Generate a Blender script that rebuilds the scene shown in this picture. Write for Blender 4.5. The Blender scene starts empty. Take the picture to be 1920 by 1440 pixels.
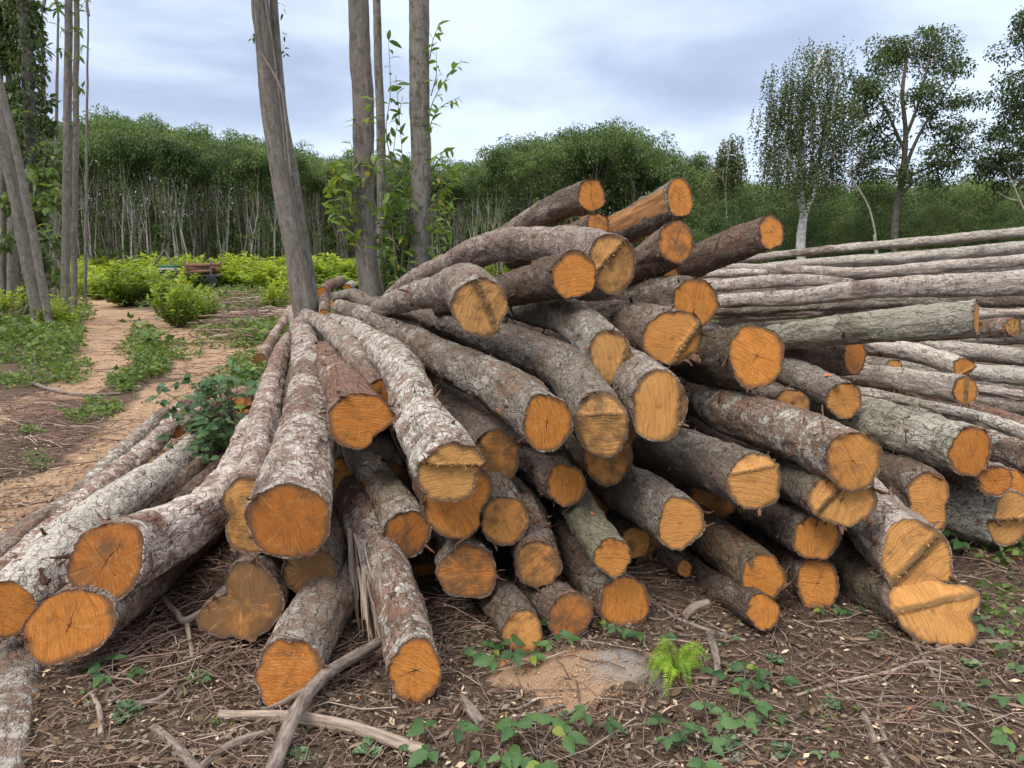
import bpy, math, random
import numpy as np
from mathutils import Vector

S = bpy.context.scene
COL = S.collection
rng = np.random.default_rng(7)
random.seed(7)

# ------------------------------------------------------------------ camera
F = 1400.0                      # focal length in photo pixels (1920 wide)
PITCH = math.radians(9.33)
CAM = np.array([0.0, 0.0, 1.55])
FW = np.array([0, math.cos(PITCH), -math.sin(PITCH)])
UP = np.array([0, math.sin(PITCH), math.cos(PITCH)])
RT = np.array([1.0, 0, 0])

def P(px, py, Y):
    """point seen at photo pixel (px, py) that stands Y metres out"""
    d = RT * ((px - 960) / F) + FW + UP * (-(py - 720) / F)
    t = Y / d[1]
    return CAM + d * t, t

def G(px, py, z=0.0):
    """point of the ground seen at photo pixel (px, py)"""
    d = RT * ((px - 960) / F) + FW + UP * (-(py - 720) / F)
    t = (z - CAM[2]) / d[2]
    return CAM + d * t

cam_d = bpy.data.cameras.new("camera")
cam = bpy.data.objects.new("camera", cam_d)
COL.objects.link(cam)
cam.location = CAM
cam.rotation_euler = (math.pi / 2 - PITCH, 0, 0)
cam_d.sensor_width = 36
cam_d.lens = 36 * F / 1920
cam_d.clip_end = 3000
cam_d.clip_start = 0.05
S.camera = cam

# ------------------------------------------------------------------ noise
def _h(i, j, k, seed):
    n = (i.astype(np.int64) * 73856093) ^ (j.astype(np.int64) * 19349663) ^ (k.astype(np.int64) * 83492791) ^ (seed * 2654435761)
    n = n & 0xFFFFFFFF
    n = ((n ^ (n >> 15)) * 2246822519) & 0xFFFFFFFF
    n = ((n ^ (n >> 13)) * 3266489917) & 0xFFFFFFFF
    n = n ^ (n >> 16)
    return n.astype(np.float64) / 4294967295.0

def vnoise(p, seed=0):
    p = np.asarray(p, float)
    f = np.floor(p)
    w = p - f
    w = w * w * w * (w * (w * 6 - 15) + 10)
    i = f.astype(np.int64)
    r = 0
    for a in (0, 1):
        for b in (0, 1):
            for c in (0, 1):
                wt = (w[..., 0] if a else 1 - w[..., 0]) * (w[..., 1] if b else 1 - w[..., 1]) * (w[..., 2] if c else 1 - w[..., 2])
                r = r + wt * _h(i[..., 0] + a, i[..., 1] + b, i[..., 2] + c, seed)
    return r * 2 - 1

def fbm(p, oc=4, seed=0):
    r, a, s = 0, 1.0, 0
    p = np.asarray(p, float)
    for o in range(oc):
        r = r + a * vnoise(p * (2.03 ** o) + o * 17.3, seed + o)
        s += a
        a *= .5
    return r / s

def nrm(v):
    v = np.asarray(v, float)
    return v / (np.linalg.norm(v, axis=-1, keepdims=True) + 1e-12)

# ------------------------------------------------------------------ mesh collecting
class MB:
    """collects polygons of 3 or 4 corners with per-vertex attributes and links them as ONE mesh object"""
    def __init__(s):
        s.V, s.F, s.A, s.n = [], [], {}, 0
        s.MI = []
    def add(s, V, Fc, mi=0, **att):
        V = np.asarray(V, float).reshape(-1, 3)
        Fc = np.asarray(Fc, np.int64)
        s.V.append(V)
        s.F.append(Fc + s.n)
        s.MI.append(np.full(len(Fc), mi))
        for k in set(s.A) | set(att):
            if k not in s.A:
                s.A[k] = []
            if k in att:
                a = np.asarray(att[k], float)
                s.A[k].append((s.n, len(V), a))
        s.n += len(V)
    def build(s, name, mats, parent=None, loc=(0, 0, 0), smooth=True):
        me = bpy.data.meshes.new(name)
        V = np.concatenate(s.V) - np.asarray(loc, float)
        nl = np.concatenate([np.full(len(f), f.shape[1]) for f in s.F])
        lv = np.concatenate([f.ravel() for f in s.F])
        me.vertices.add(len(V))
        me.vertices.foreach_set('co', V.astype(np.float32).ravel())
        me.loops.add(len(lv))
        me.loops.foreach_set('vertex_index', lv.astype(np.int32))
        me.polygons.add(len(nl))
        ls = np.concatenate([[0], np.cumsum(nl)[:-1]])
        me.polygons.foreach_set('loop_start', ls.astype(np.int32))
        me.polygons.foreach_set('use_smooth', np.full(len(nl), smooth))
        mats = mats if isinstance(mats, (list, tuple)) else [mats]
        for m in mats:
            me.materials.append(m)
        if len(mats) > 1:
            me.polygons.foreach_set('material_index', np.concatenate(s.MI).astype(np.int32))
        me.update(calc_edges=True)
        for k, lst in s.A.items():
            dim = 1 if k == 'tint' or k == 'wet' else 3
            arr = np.zeros((len(V), dim))
            for st, n, a in lst:
                if dim == 1:
                    arr[st:st + n, 0] = a
                else:
                    arr[st:st + n] = a
            at = me.attributes.new(k, 'FLOAT' if dim == 1 else 'FLOAT_VECTOR', 'POINT')
            at.data.foreach_set('value' if dim == 1 else 'vector', arr.astype(np.float32).ravel())
        o = bpy.data.objects.new(name, me)
        COL.objects.link(o)
        if parent is not None:
            o.parent = parent
        else:
            o.location = loc
        return o

def tag(o, label=None, cat=None, group=None, kind=None):
    if label: o['label'] = label
    if cat: o['category'] = cat
    if group: o['group'] = group
    if kind: o['kind'] = kind
    return o

def empty(name, loc, label=None, cat=None, group=None):
    o = bpy.data.objects.new(name, None)
    o.empty_display_size = .1
    COL.objects.link(o)
    o.location = [float(c) for c in loc]
    return tag(o, label, cat, group)

def copy_tree(o, parent=None):
    c = o.copy()
    COL.objects.link(c)
    if parent is not None:
        c.parent = parent
    for ch in KIDS.get(o.name, ()):
        copy_tree(ch, c)
    return c
KIDS = {}
def kids(o, *ch):
    KIDS.setdefault(o.name, []).extend(ch)

# ------------------------------------------------------------------ paths and tubes
def spline(pts, M=None, step=None, extra=()):
    """cubic path through pts (k,3); extra: arrays (k,) that follow it"""
    pts = np.asarray(pts, float)
    k = len(pts)
    t = np.concatenate([[0], np.cumsum(np.linalg.norm(np.diff(pts, axis=0), axis=1))])
    L = t[-1]
    if M is None:
        M = max(3, int(L / step) + 1)
    u = np.linspace(0, L, M)
    if k == 2:
        C = pts[0] + (pts[1] - pts[0]) * (u / L)[:, None]
    else:
        m = np.zeros_like(pts)
        sl = np.diff(pts, axis=0) / np.diff(t)[:, None]
        m[0], m[-1] = sl[0], sl[-1]
        m[1:-1] = (sl[:-1] * np.diff(t)[1:, None] + sl[1:] * np.diff(t)[:-1, None]) / (np.diff(t)[1:] + np.diff(t)[:-1])[:, None]
        i = np.clip(np.searchsorted(t, u, side='right') - 1, 0, k - 2)
        h = (t[i + 1] - t[i])[:, None]
        x = ((u - t[i])[:, None]) / h
        C = (2*x**3 - 3*x**2 + 1)*pts[i] + (x**3 - 2*x**2 + x)*h*m[i] + (-2*x**3 + 3*x**2)*pts[i+1] + (x**3 - x**2)*h*m[i+1]
    return C, u, [np.interp(u, t, e) for e in extra]

def frames(C, right=None):
    T = np.gradient(C, axis=0)
    T = nrm(T)
    r0 = np.array([1., 0, 0]) if right is None else np.asarray(right, float)
    if abs(r0 @ T[0]) > .97:
        r0 = np.array([0, 0, 1.])
    E1 = np.zeros_like(C)
    e = r0 - T[0] * (r0 @ T[0])
    e /= np.linalg.norm(e)
    for i in range(len(C)):
        e = e - T[i] * (e @ T[i])
        e /= np.linalg.norm(e)
        E1[i] = e
    E2 = np.cross(E1, T)          # E1 x E2 = -T : seen from the front, right x up faces the viewer
    return T, E1, E2

def grid_faces(M, N, off=0, flip=False):
    i, j = np.meshgrid(np.arange(M - 1), np.arange(N), indexing='ij')
    a = i * N + j
    b = i * N + (j + 1) % N
    c = (i + 1) * N + (j + 1) % N
    d = (i + 1) * N + j
    q = np.stack([a, d, c, b], -1) if not flip else np.stack([a, b, c, d], -1)
    return q.reshape(-1, 4) + off

def tube(mb, pts, rad, n=6, step=None, M=None, mi=0, wob=0., seed=0, lump=0., **att):
    C, u, (R,) = spline(pts, M=M, step=step, extra=(np.asarray(rad, float),))
    if wob:
        C = C + wob * np.stack([vnoise(np.stack([u * 1.7, u * 0 + seed * 7.7, u * 0 + q * 9.1], -1), seed) for q in range(3)], -1)
    T, E1, E2 = frames(C)
    th = np.arange(n) / n * 2 * np.pi
    cs, sn = np.cos(th), np.sin(th)
    Rm = R[:, None] * np.ones(n)
    if lump:
        q = np.stack([np.broadcast_to(cs * 1.2, Rm.shape), np.broadcast_to(sn * 1.2, Rm.shape), np.broadcast_to(u[:, None] * 5, Rm.shape)], -1)
        Rm = Rm * (1 + lump * fbm(q + seed * 3.1, 3, seed) + .35 * lump * fbm(q * np.array([3.5, 3.5, 6]) + seed, 2, seed))
    V = C[:, None] + Rm[..., None] * (cs[None, :, None] * E1[:, None] + sn[None, :, None] * E2[:, None])
    lp = np.stack([Rm * cs, Rm * sn, np.broadcast_to(u[:, None], Rm.shape)], -1) + np.array([seed * 1.37 % 11, seed * 2.11 % 7, seed * .77 % 5])
    nv = V.size // 3
    a = {k: np.broadcast_to(np.asarray(v, float), (nv,) + np.shape(v)) for k, v in att.items()}
    mb.add(V, grid_faces(len(C), n), mi, lp=lp.reshape(-1, 3), **a)
    # closed ends
    for ring, fl in ((0, False), (len(C) - 1, True)):
        c = V[ring].mean(0)
        idx = np.arange(n)
        f = np.stack([idx, (idx + 1) % n, np.full(n, n)], -1)
        if fl:
            f = f[:, ::-1]
        a2 = {k: np.broadcast_to(np.asarray(v, float), (n + 1,) + np.shape(v)) for k, v in att.items()}
        mb.add(np.vstack([V[ring], c]), f, mi, lp=np.vstack([lp[ring], lp[ring].mean(0)]), **a2)
    return C, T, R

def leaves(mb, base, ax, nrmal, L, W, seg=1, droop=.25, fold=.25, mi=0, tint=None):
    """many leaves at once: base (k,3), ax growth direction, nrmal leaf normal, L length, W width"""
    k = len(base)
    base = np.asarray(base, float)
    ax = nrm(ax)
    nn = nrm(np.asarray(nrmal) - ax * np.sum(np.asarray(nrmal) * ax, -1, keepdims=True))
    sd = np.cross(ax, nn)
    L = np.broadcast_to(np.asarray(L, float), (k,))[:, None]
    W = np.broadcast_to(np.asarray(W, float), (k,))[:, None]
    if tint is None:
        tint = rng.random(k)
    if seg == 1:
        v = np.stack([base, base + ax*L*.45 + sd*W*.5 + nn*W*fold, base + ax*L*.98 - nn*L*droop, base + ax*L*.45 - sd*W*.5 + nn*W*fold], 1)
        f = np.arange(k)[:, None] * 4 + np.array([0, 1, 2, 3])
        mb.add(v, f, mi, tint=np.repeat(tint, 4))
    else:
        # rib of 4 points, edges of 2 at each side
        prof = [(0., 0.), (.22, .40), (.5, .5), (.78, .30), (1., 0.)]
        pts = []
        for x, w in prof:
            c = base + ax * L * (x - .1 * droop * x * x) - nn * L * droop * x * x
            pts.append((c, c + sd * W * w + nn * W * w * fold, c - sd * W * w + nn * W * w * fold))
        v = np.stack([pts[0][0], pts[1][0], pts[1][1], pts[1][2], pts[2][0], pts[2][1], pts[2][2], pts[3][0], pts[3][1], pts[3][2], pts[4][0]], 1)
        q = np.array([[1, 4, 5, 2], [4, 1, 3, 6], [4, 7, 8, 5], [7, 4, 6, 9]])
        t = np.array([[0, 1, 2], [1, 0, 3], [7, 10, 8], [10, 7, 9]])
        o = np.arange(k)[:, None, None] * 11
        n0 = mb.n
        mb.add(v, (o + q).reshape(-1, 4), mi, tint=np.repeat(tint, 11))
        mb.F.append((o + t).reshape(-1, 3) + n0)
        mb.MI.append(np.full(k * 4, mi))

def rdir(k, up=0.):
    d = rng.normal(size=(k, 3))
    d[:, 2] += up
    return nrm(d)

# ------------------------------------------------------------------ materials
class NT:
    def __init__(s, name):
        s.m = bpy.data.materials.new(name)
        s.m.use_nodes = True
        s.t = s.m.node_tree
        for n in list(s.t.nodes):
            s.t.nodes.remove(n)
        s.out = s.t.nodes.new('ShaderNodeOutputMaterial')
        s.b = s.t.nodes.new('ShaderNodeBsdfPrincipled')
        s.t.links.new(s.b.outputs[0], s.out.inputs[0])
    def put(s, sock, v):
        if isinstance(v, bpy.types.NodeSocket):
            s.t.links.new(v, sock)
        else:
            if sock.type == 'RGBA' and len(v) == 3:
                v = (*v, 1)
            sock.default_value = v
    def n(s, typ, **kw):
        x = s.t.nodes.new(typ)
        for k, v in kw.items():
            setattr(x, k, v)
        return x
    def attr(s, name, what='Vector'):
        return s.n('ShaderNodeAttribute', attribute_name=name).outputs[what]
    def math(s, op, a, b=0., c=None, clamp=False):
        x = s.n('ShaderNodeMath', operation=op, use_clamp=clamp)
        s.put(x.inputs[0], a)
        s.put(x.inputs[1], b)
        if c is not None: s.put(x.inputs[2], c)
        return x.outputs[0]
    def vmath(s, op, a, b=(0, 0, 0)):
        x = s.n('ShaderNodeVectorMath', operation=op)
        s.put(x.inputs[0], a)
        s.put(x.inputs[1], b)
        return x.outputs[0]
    def noise(s, vec, scale, detail=4, rough=.55, dist=0.):
        x = s.n('ShaderNodeTexNoise')
        if vec is not None: s.put(x.inputs['Vector'], vec)
        x.inputs['Scale'].default_value = scale
        x.inputs['Detail'].default_value = detail
        x.inputs['Roughness'].default_value = rough
        x.inputs['Distortion'].default_value = dist
        return x.outputs[0]
    def noisec(s, vec, scale, detail=2):
        x = s.n('ShaderNodeTexNoise')
        s.put(x.inputs['Vector'], vec)
        x.inputs['Scale'].default_value = scale
        x.inputs['Detail'].default_value = detail
        return x.outputs[1]
    def vor(s, vec, scale, feature='F1', what=0):
        x = s.n('ShaderNodeTexVoronoi', feature=feature)
        s.put(x.inputs['Vector'], vec)
        x.inputs['Scale'].default_value = scale
        return x.outputs[what]
    def step(s, v, a, b):
        x = s.n('ShaderNodeMapRange', interpolation_type='SMOOTHSTEP')
        s.put(x.inputs[0], v)
        x.inputs[1].default_value = a
        x.inputs[2].default_value = b
        return x.outputs[0]
    def mix(s, fac, a, b, mode='MIX'):
        x = s.n('ShaderNodeMix', data_type='RGBA', blend_type=mode)
        s.put(x.inputs[0], fac)
        s.put(x.inputs[6], a)
        s.put(x.inputs[7], b)
        return x.outputs[2]
    def sep(s, v):
        x = s.n('ShaderNodeSeparateXYZ')
        s.put(x.inputs[0], v)
        return x.outputs
    def comb(s, a, b, c):
        x = s.n('ShaderNodeCombineXYZ')
        for q, v in enumerate((a, b, c)): s.put(x.inputs[q], v)
        return x.outputs[0]
    def bump(s, h, strength=.5, dist=.01):
        x = s.n('ShaderNodeBump')
        x.inputs['Strength'].default_value = strength
        x.inputs['Distance'].default_value = dist
        s.put(x.inputs['Height'], h)
        s.t.links.new(x.outputs[0], s.b.inputs['Normal'])
    def fin(s, col, rough=.85, spec=.2):
        s.put(s.b.inputs['Base Color'], col)
        s.put(s.b.inputs['Roughness'], rough)
        s.b.inputs['Specular IOR Level'].default_value = spec
        return s.m

def mat_bark():
    """log and trunk bark; lp = position along an unrolled log in metres, bp = (paleness, redness, greenness)"""
    s = NT('bark')
    p = s.attr('lp')
    bp = s.sep(s.attr('bp'))
    wr = s.vmath('SUBTRACT', s.noisec(p, 14, 4), (.5, .5, .5))
    pw = s.vmath('ADD', p, s.vmath('MULTIPLY', wr, (.075, .075, .12)))
    pl = s.vmath('MULTIPLY', pw, (1, 1, .26))
    e = s.vor(pl, 27, 'DISTANCE_TO_EDGE')
    plate = s.sep(s.vor(pl, 27, 'F1', 1))[0]
    fine = s.noise(p, 85, 6, .75)
    mid = s.noise(p, 19, 6, .68)
    big = s.noise(s.vmath('MULTIPLY', p, (1, 1, .45)), 5.5, 4, .6)
    band = s.noise(s.vmath('MULTIPLY', pw, (6, 6, 38)), 1, 5, .68)
    ridge = s.math('ABSOLUTE', s.math('SUBTRACT', s.noise(s.vmath('MULTIPLY', pw, (30, 30, 7)), 1, 4, .6), .5))
    crack = s.math('SUBTRACT', 1, s.step(e, .0, .035))
    crack = s.math('MULTIPLY', crack, s.step(mid, .46, .60))
    crack = s.math('MAXIMUM', crack, s.math('MULTIPLY', s.math('SUBTRACT', 1, s.step(ridge, .0, .020)), s.step(big, .40, .58)))
    dark = s.mix(s.step(fine, .25, .75), (.075, .054, .041), (.215, .162, .125))
    pale = s.mix(s.step(fine, .22, .66), (.32, .268, .225), (.68, .62, .555))
    pf = s.math('ADD', s.math('MULTIPLY', big, 1.1), s.math('ADD', s.math('MULTIPLY', plate, .16), s.math('MULTIPLY', mid, .55)))
    pf = s.math('ADD', pf, s.math('MULTIPLY', s.math('SUBTRACT', bp[0], .5), .95))
    pf = s.step(pf, .62, 1.20)
    c = s.mix(pf, dark, pale)
    # lengths where the log has been skinned: smoother, purplish brown, scuffed
    zn = s.noise(s.vmath('MULTIPLY', pw, (2.6, 2.6, 1.5)), 1, 4, .55)
    zf = s.step(s.math('ADD', zn, s.math('MULTIPLY', bp[1], .16)), .60, .66)
    skin = s.mix(s.noise(s.vmath('MULTIPLY', p, (1, 1, .35)), 30, 5, .7), (.105, .070, .054), (.33, .25, .21))
    c = s.mix(s.math('MULTIPLY', zf, .8), c, skin)
    # bands where the outer bark is scuffed away and the red under-bark shows
    rf = s.math('ADD', s.math('MULTIPLY', band, .6), s.math('MULTIPLY', s.noise(p, 13, 6, .68), .6))
    rf = s.math('ADD', rf, s.math('MULTIPLY', bp[1], .25))
    rf = s.step(rf, .71, .79)
    ring = s.step(s.noise(s.vmath('MULTIPLY', pw, (3, 3, 62)), 1, 3, .6), .64, .69)
    rf = s.math('MAXIMUM', rf, s.math('MULTIPLY', ring, s.step(s.math('ADD', s.noise(p, 7, 3), s.math('MULTIPLY', bp[1], .25)), .56, .68)))
    red = s.mix(s.noise(p, 45, 4, .6), (.105, .047, .030), (.34, .165, .10))
    c = s.mix(s.math('MULTIPLY', rf, .75), c, red)
    gf = s.math('MULTIPLY', bp[2], s.step(s.noise(p, 4, 4, .6), .38, .66))
    c = s.mix(gf, c, s.mix(fine, (.085, .090, .045), (.27, .27, .18)))
    bq = s.sep(s.attr('bq'))
    sm = s.mix(s.noise(s.vmath('MULTIPLY', p, (1, 1, .3)), 24, 6, .62), (.115, .088, .072), (.40, .34, .30))
    sm = s.mix(s.math('MULTIPLY', bp[2], .75), sm, s.mix(fine, (.10, .11, .055), (.27, .28, .185)))
    c = s.mix(bq[0], c, sm)
    c = s.mix(1., c, s.mix(bq[1], (1.05, .98, .95), (.96, 1.0, .95)), 'MULTIPLY')
    c = s.mix(s.math('MULTIPLY', crack, s.math('SUBTRACT', .78, s.math('MULTIPLY', bq[0], .35))), c, (.040, .029, .023))
    spots = s.step(s.noise(p, 34, 3, .6), .66, .72)
    c = s.mix(s.math('MULTIPLY', spots, .4), c, (.58, .56, .50))
    hgt = s.math('ADD', s.math('MULTIPLY', s.step(e, 0, .10), .4), s.math('MULTIPLY', fine, .6))
    hgt = s.math('ADD', hgt, s.math('MULTIPLY', mid, 1.1))
    hgt = s.math('SUBTRACT', hgt, s.math('MULTIPLY', rf, .45))
    hgt = s.math('ADD', hgt, s.math('MULTIPLY', band, .5))
    hgt = s.math('SUBTRACT', hgt, s.math('MULTIPLY', crack, .5))
    s.bump(hgt, 1., .013)
    return s.fin(c, .9, .12)

def mat_trunk():
    """standing smooth grey bark with cross marks"""
    s = NT('smooth_bark')
    p = s.attr('lp')
    bp = s.sep(s.attr('bp'))
    fine = s.noise(s.vmath('MULTIPLY', p, (1, 1, .35)), 60, 6, .65)
    fib = s.noise(s.vmath('MULTIPLY', p, (26, 26, 2.2)), 1, 5, .65)
    big = s.noise(p, 3.2, 5, .6)
    ring = s.noise(s.vmath('MULTIPLY', p, (3, 3, 34)), 1, 3, .6)
    c = s.mix(s.math('ADD', s.math('MULTIPLY', fine, .45), s.math('MULTIPLY', fib, .55)), (.094, .082, .066), (.56, .515, .44))
    c = s.mix(s.step(big, .42, .62), c, s.mix(fine, (.17, .155, .13), (.50, .465, .405)))
    mot = s.noise(s.vmath('MULTIPLY', p, (1, 1, .5)), 13, 6, .7)
    c = s.mix(s.math('MULTIPLY', s.step(mot, .50, .60), .6), c, s.mix(fine, (.075, .066, .052), (.19, .17, .135)))
    c = s.mix(s.math('MULTIPLY', s.step(fib, .56, .66), .45), c, (.62, .57, .49))
    c = s.mix(s.math('MULTIPLY', s.math('SUBTRACT', 1, s.step(fib, .34, .42)), .6), c, (.06, .05, .04))
    c = s.mix(s.math('MULTIPLY', s.math('MULTIPLY', s.step(ring, .64, .70), s.step(big, .5, .62)), .35), c, (.075, .058, .048))
    c = s.mix(s.math('MULTIPLY', bp[2], s.step(s.noise(p, 9, 4, .6), .5, .66)), c, (.11, .12, .06))
    c = s.mix(s.math('MULTIPLY', s.step(s.noise(p, 22, 2), .68, .73), .5), c, (.5, .5, .46))
    c = s.mix(bp[0], s.mix(.5, c, (.10, .078, .062)), c)
    s.bump(s.math('ADD', s.math('MULTIPLY', fib, 1.6), s.math('SUBTRACT', fine, s.math('MULTIPLY', ring, .2))), 1., .02)
    return s.fin(c, .88, .15)

def mat_face():
    """sawn end grain; fc = (u, v, radius), par = (tone, stain, seed), par2 = (saw angle, crack angle, torn strip)"""
    s = NT('cut_wood')
    fc = s.attr('fc')
    pa = s.sep(s.attr('par'))
    pb = s.sep(s.attr('par2'))
    x = s.sep(fc)
    sv = s.comb(pa[2], s.math('MULTIPLY', pa[2], 1.7), pa[2])
    uv = s.comb(x[0], x[1], 0.)
    sd = s.vmath('ADD', uv, sv)
    low = s.noise(sd, 1.5, 3, .55)
    low2 = s.noise(s.vmath('ADD', sd, (9, 4, 2)), 2.1, 4, .6)
    wv = s.vmath('ADD', uv, s.vmath('MULTIPLY', s.vmath('SUBTRACT', s.noisec(sd, 1.4), (.5, .5, .5)), (.30, .30, 0)))
    r = s.n('ShaderNodeVectorMath', operation='LENGTH')
    s.put(r.inputs[0], wv)
    r = r.outputs['Value']
    rings = s.math('SINE', s.math('ADD', s.math('MULTIPLY', r, 88.), s.math('MULTIPLY', low, 9.)))
    ca, sa = s.math('COSINE', pb[0]), s.math('SINE', pb[0])
    a1 = s.math('ADD', s.math('MULTIPLY', x[0], ca), s.math('MULTIPLY', x[1], sa))
    a2 = s.math('SUBTRACT', s.math('MULTIPLY', x[1], ca), s.math('MULTIPLY', x[0], sa))
    a1 = s.math('ADD', a1, s.math('MULTIPLY', s.math('MULTIPLY', a2, a2), .12))
    saw = s.noise(s.comb(s.math('MULTIPLY', a1, 22.), s.math('MULTIPLY', a2, .9), pa[2]), 1, 4, .72)
    fib = s.noise(s.comb(s.math('MULTIPLY', a1, 75.), s.math('MULTIPLY', a2, 5.), pa[2]), 1, 3, .6)
    org = s.mix(low, (.54, .18, .025), (.80, .305, .055))
    pal = s.mix(low, (.60, .315, .095), (.80, .475, .185))
    cop = s.mix(low, (.34, .098, .016), (.56, .185, .032))
    c = s.mix(s.math('MAXIMUM', pa[0], 0.), s.mix(s.math('MAXIMUM', s.math('MULTIPLY', pa[0], -1.), 0.), org, cop), pal)
    c = s.mix(s.math('MULTIPLY', s.step(low2, .50, .72), .6), c, s.mix(s.step(pa[0], -.6, .6), (.56, .22, .05), (.66, .35, .10)))
    c = s.mix(s.math('MULTIPLY', s.step(saw, .46, .68), .62), c, (.25, .095, .020))
    c = s.mix(s.math('MULTIPLY', s.step(fib, .52, .70), .45), c, (.76, .46, .17))
    c = s.mix(s.math('MULTIPLY', s.step(rings, .1, .95), s.math('MULTIPLY', s.step(low2, .35, .6), .20)), c, (.26, .10, .025))
    heart = s.math('SUBTRACT', 1, s.step(r, .02, .12))
    c = s.mix(s.math('MULTIPLY', heart, .45), c, (.22, .08, .025))
    # grey, brown and black weather stains
    st = s.math('ADD', s.noise(s.vmath('ADD', sd, (3, 8, 1)), 1.7, 5, .62), s.math('MULTIPLY', s.math('SUBTRACT', pa[1], .36), .62))
    c = s.mix(s.math('MULTIPLY', s.step(st, .47, .78), .82), c, s.mix(saw, (.060, .036, .024), (.21, .12, .055)))
    ang = s.math('ARCTAN2', x[1], x[0])
    ray = s.noise(s.comb(s.math('MULTIPLY', ang, 11.), s.math('MULTIPLY', r, 1.1), pa[2]), 1, 4, .7)
    c = s.mix(s.math('MULTIPLY', s.step(ray, .55, .68), .30), c, (.24, .09, .022))
    c = s.mix(s.math('MULTIPLY', s.math('SUBTRACT', 1, s.step(ray, .32, .44)), .28), c, (.84, .52, .20))
    edge = s.math('ADD', x[2], s.math('MULTIPLY', s.math('SUBTRACT', s.noise(sd, 5, 4, .6), .5), .16))
    edge = s.math('ADD', edge, s.math('MULTIPLY', s.math('SUBTRACT', s.noise(s.vmath('ADD', sd, (2, 6, 4)), .9, 2, .5), .5), .42))
    c = s.mix(s.math('MULTIPLY', s.step(edge, .80, .97), .8), c, (.115, .070, .042))
    # drying cracks that run out from the pith
    cc, cs = s.math('COSINE', pb[1]), s.math('SINE', pb[1])
    k1 = s.math('ADD', s.math('MULTIPLY', x[0], cc), s.math('MULTIPLY', x[1], cs))
    k2 = s.math('SUBTRACT', s.math('MULTIPLY', x[1], cc), s.math('MULTIPLY', x[0], cs))
    k2 = s.math('ADD', k2, s.math('MULTIPLY', s.math('SUBTRACT', s.noise(sd, 4.5, 3, .6), .5), .22))
    wd = s.math('MULTIPLY', s.math('SUBTRACT', .75, k1), .020)
    wd = s.math('MULTIPLY', wd, s.step(k1, -.30, .05))
    ck = s.math('LESS_THAN', s.math('ABSOLUTE', k2), wd)
    f2 = s.math('LESS_THAN', s.math('ABSOLUTE', s.math('ADD', s.math('SUBTRACT', k1, s.math('MULTIPLY', k2, .45)), s.math('MULTIPLY', s.math('SUBTRACT', s.noise(sd, 5.5, 3), .5), .2))),
                s.math('MULTIPLY', s.math('SUBTRACT', .55, s.math('ABSOLUTE', k2)), .011))
    ck = s.math('MAXIMUM', ck, f2)
    ck = s.math('MULTIPLY', ck, s.step(pb[1], -50., -40.))
    c = s.mix(s.math('MULTIPLY', ck, .9), c, (.030, .015, .008))
    tw = s.noise(s.vmath('MULTIPLY', fc, (55, 55, 55)), 1, 4, .75)
    c = s.mix(pb[2], c, s.mix(s.step(tw, .35, .65), (.30, .135, .045), (.76, .50, .23)))
    h = s.math('ADD', s.math('MULTIPLY', saw, .7), s.math('MULTIPLY', fib, .35))
    h = s.math('ADD', s.math('SUBTRACT', h, s.math('MULTIPLY', ck, 2.)), s.math('MULTIPLY', s.math('MULTIPLY', tw, pb[2]), 3.))
    s.bump(h, 1., .010)
    return s.fin(c, .72, .25)

def mat_simple(name, lo, hi, scale=30, detail=5, rough=.9, bump=.4, stretch=(1, 1, 1), dist=.01, att=None):
    s = NT(name)
    if att:
        p = s.attr(att)
    else:
        p = s.n('ShaderNodeTexCoord').outputs['Object']
    n = s.noise(s.vmath('MULTIPLY', p, stretch), scale, detail, .65)
    c = s.mix(s.step(n, .25, .75), lo, hi)
    s.bump(n, bump, dist)
    return s.fin(c, rough, .2)

def mat_leaf(name, lo, hi, odd=None, oddfrom=.965, trans=.35, rough=.5, spec=.35):
    """leaves; each leaf has its own shade (tint)"""
    s = NT(name)
    t = s.attr('tint', 'Fac')
    oi = s.n('ShaderNodeObjectInfo').outputs['Random']
    c = s.mix(t, lo, hi)
    c = s.mix(s.math('MULTIPLY', oi, .35), c, s.mix(.5, lo, tuple(q * .8 for q in hi)))
    vb = s.math('ADD', .72, s.math('MULTIPLY', oi, .56))
    c = s.mix(1., c, s.comb(s.math('MULTIPLY', vb, s.math('ADD', .92, s.math('MULTIPLY', oi, .16))), vb, vb), 'MULTIPLY')
    if odd:
        c = s.mix(s.step(t, oddfrom, oddfrom + .005), c, odd)
    s.fin(c, rough, spec)
    tr = s.n('ShaderNodeBsdfTranslucent')
    s.put(tr.inputs[0], s.mix(.5, c, s.mix(1., c, (1.6, 1.7, .5), 'MULTIPLY')))
    mx = s.n('ShaderNodeMixShader')
    mx.inputs[0].default_value = trans
    s.t.links.new(s.b.outputs[0], mx.inputs[1])
    s.t.links.new(tr.outputs[0], mx.inputs[2])
    s.t.links.new(mx.outputs[0], s.out.inputs[0])
    return s.m

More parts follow.
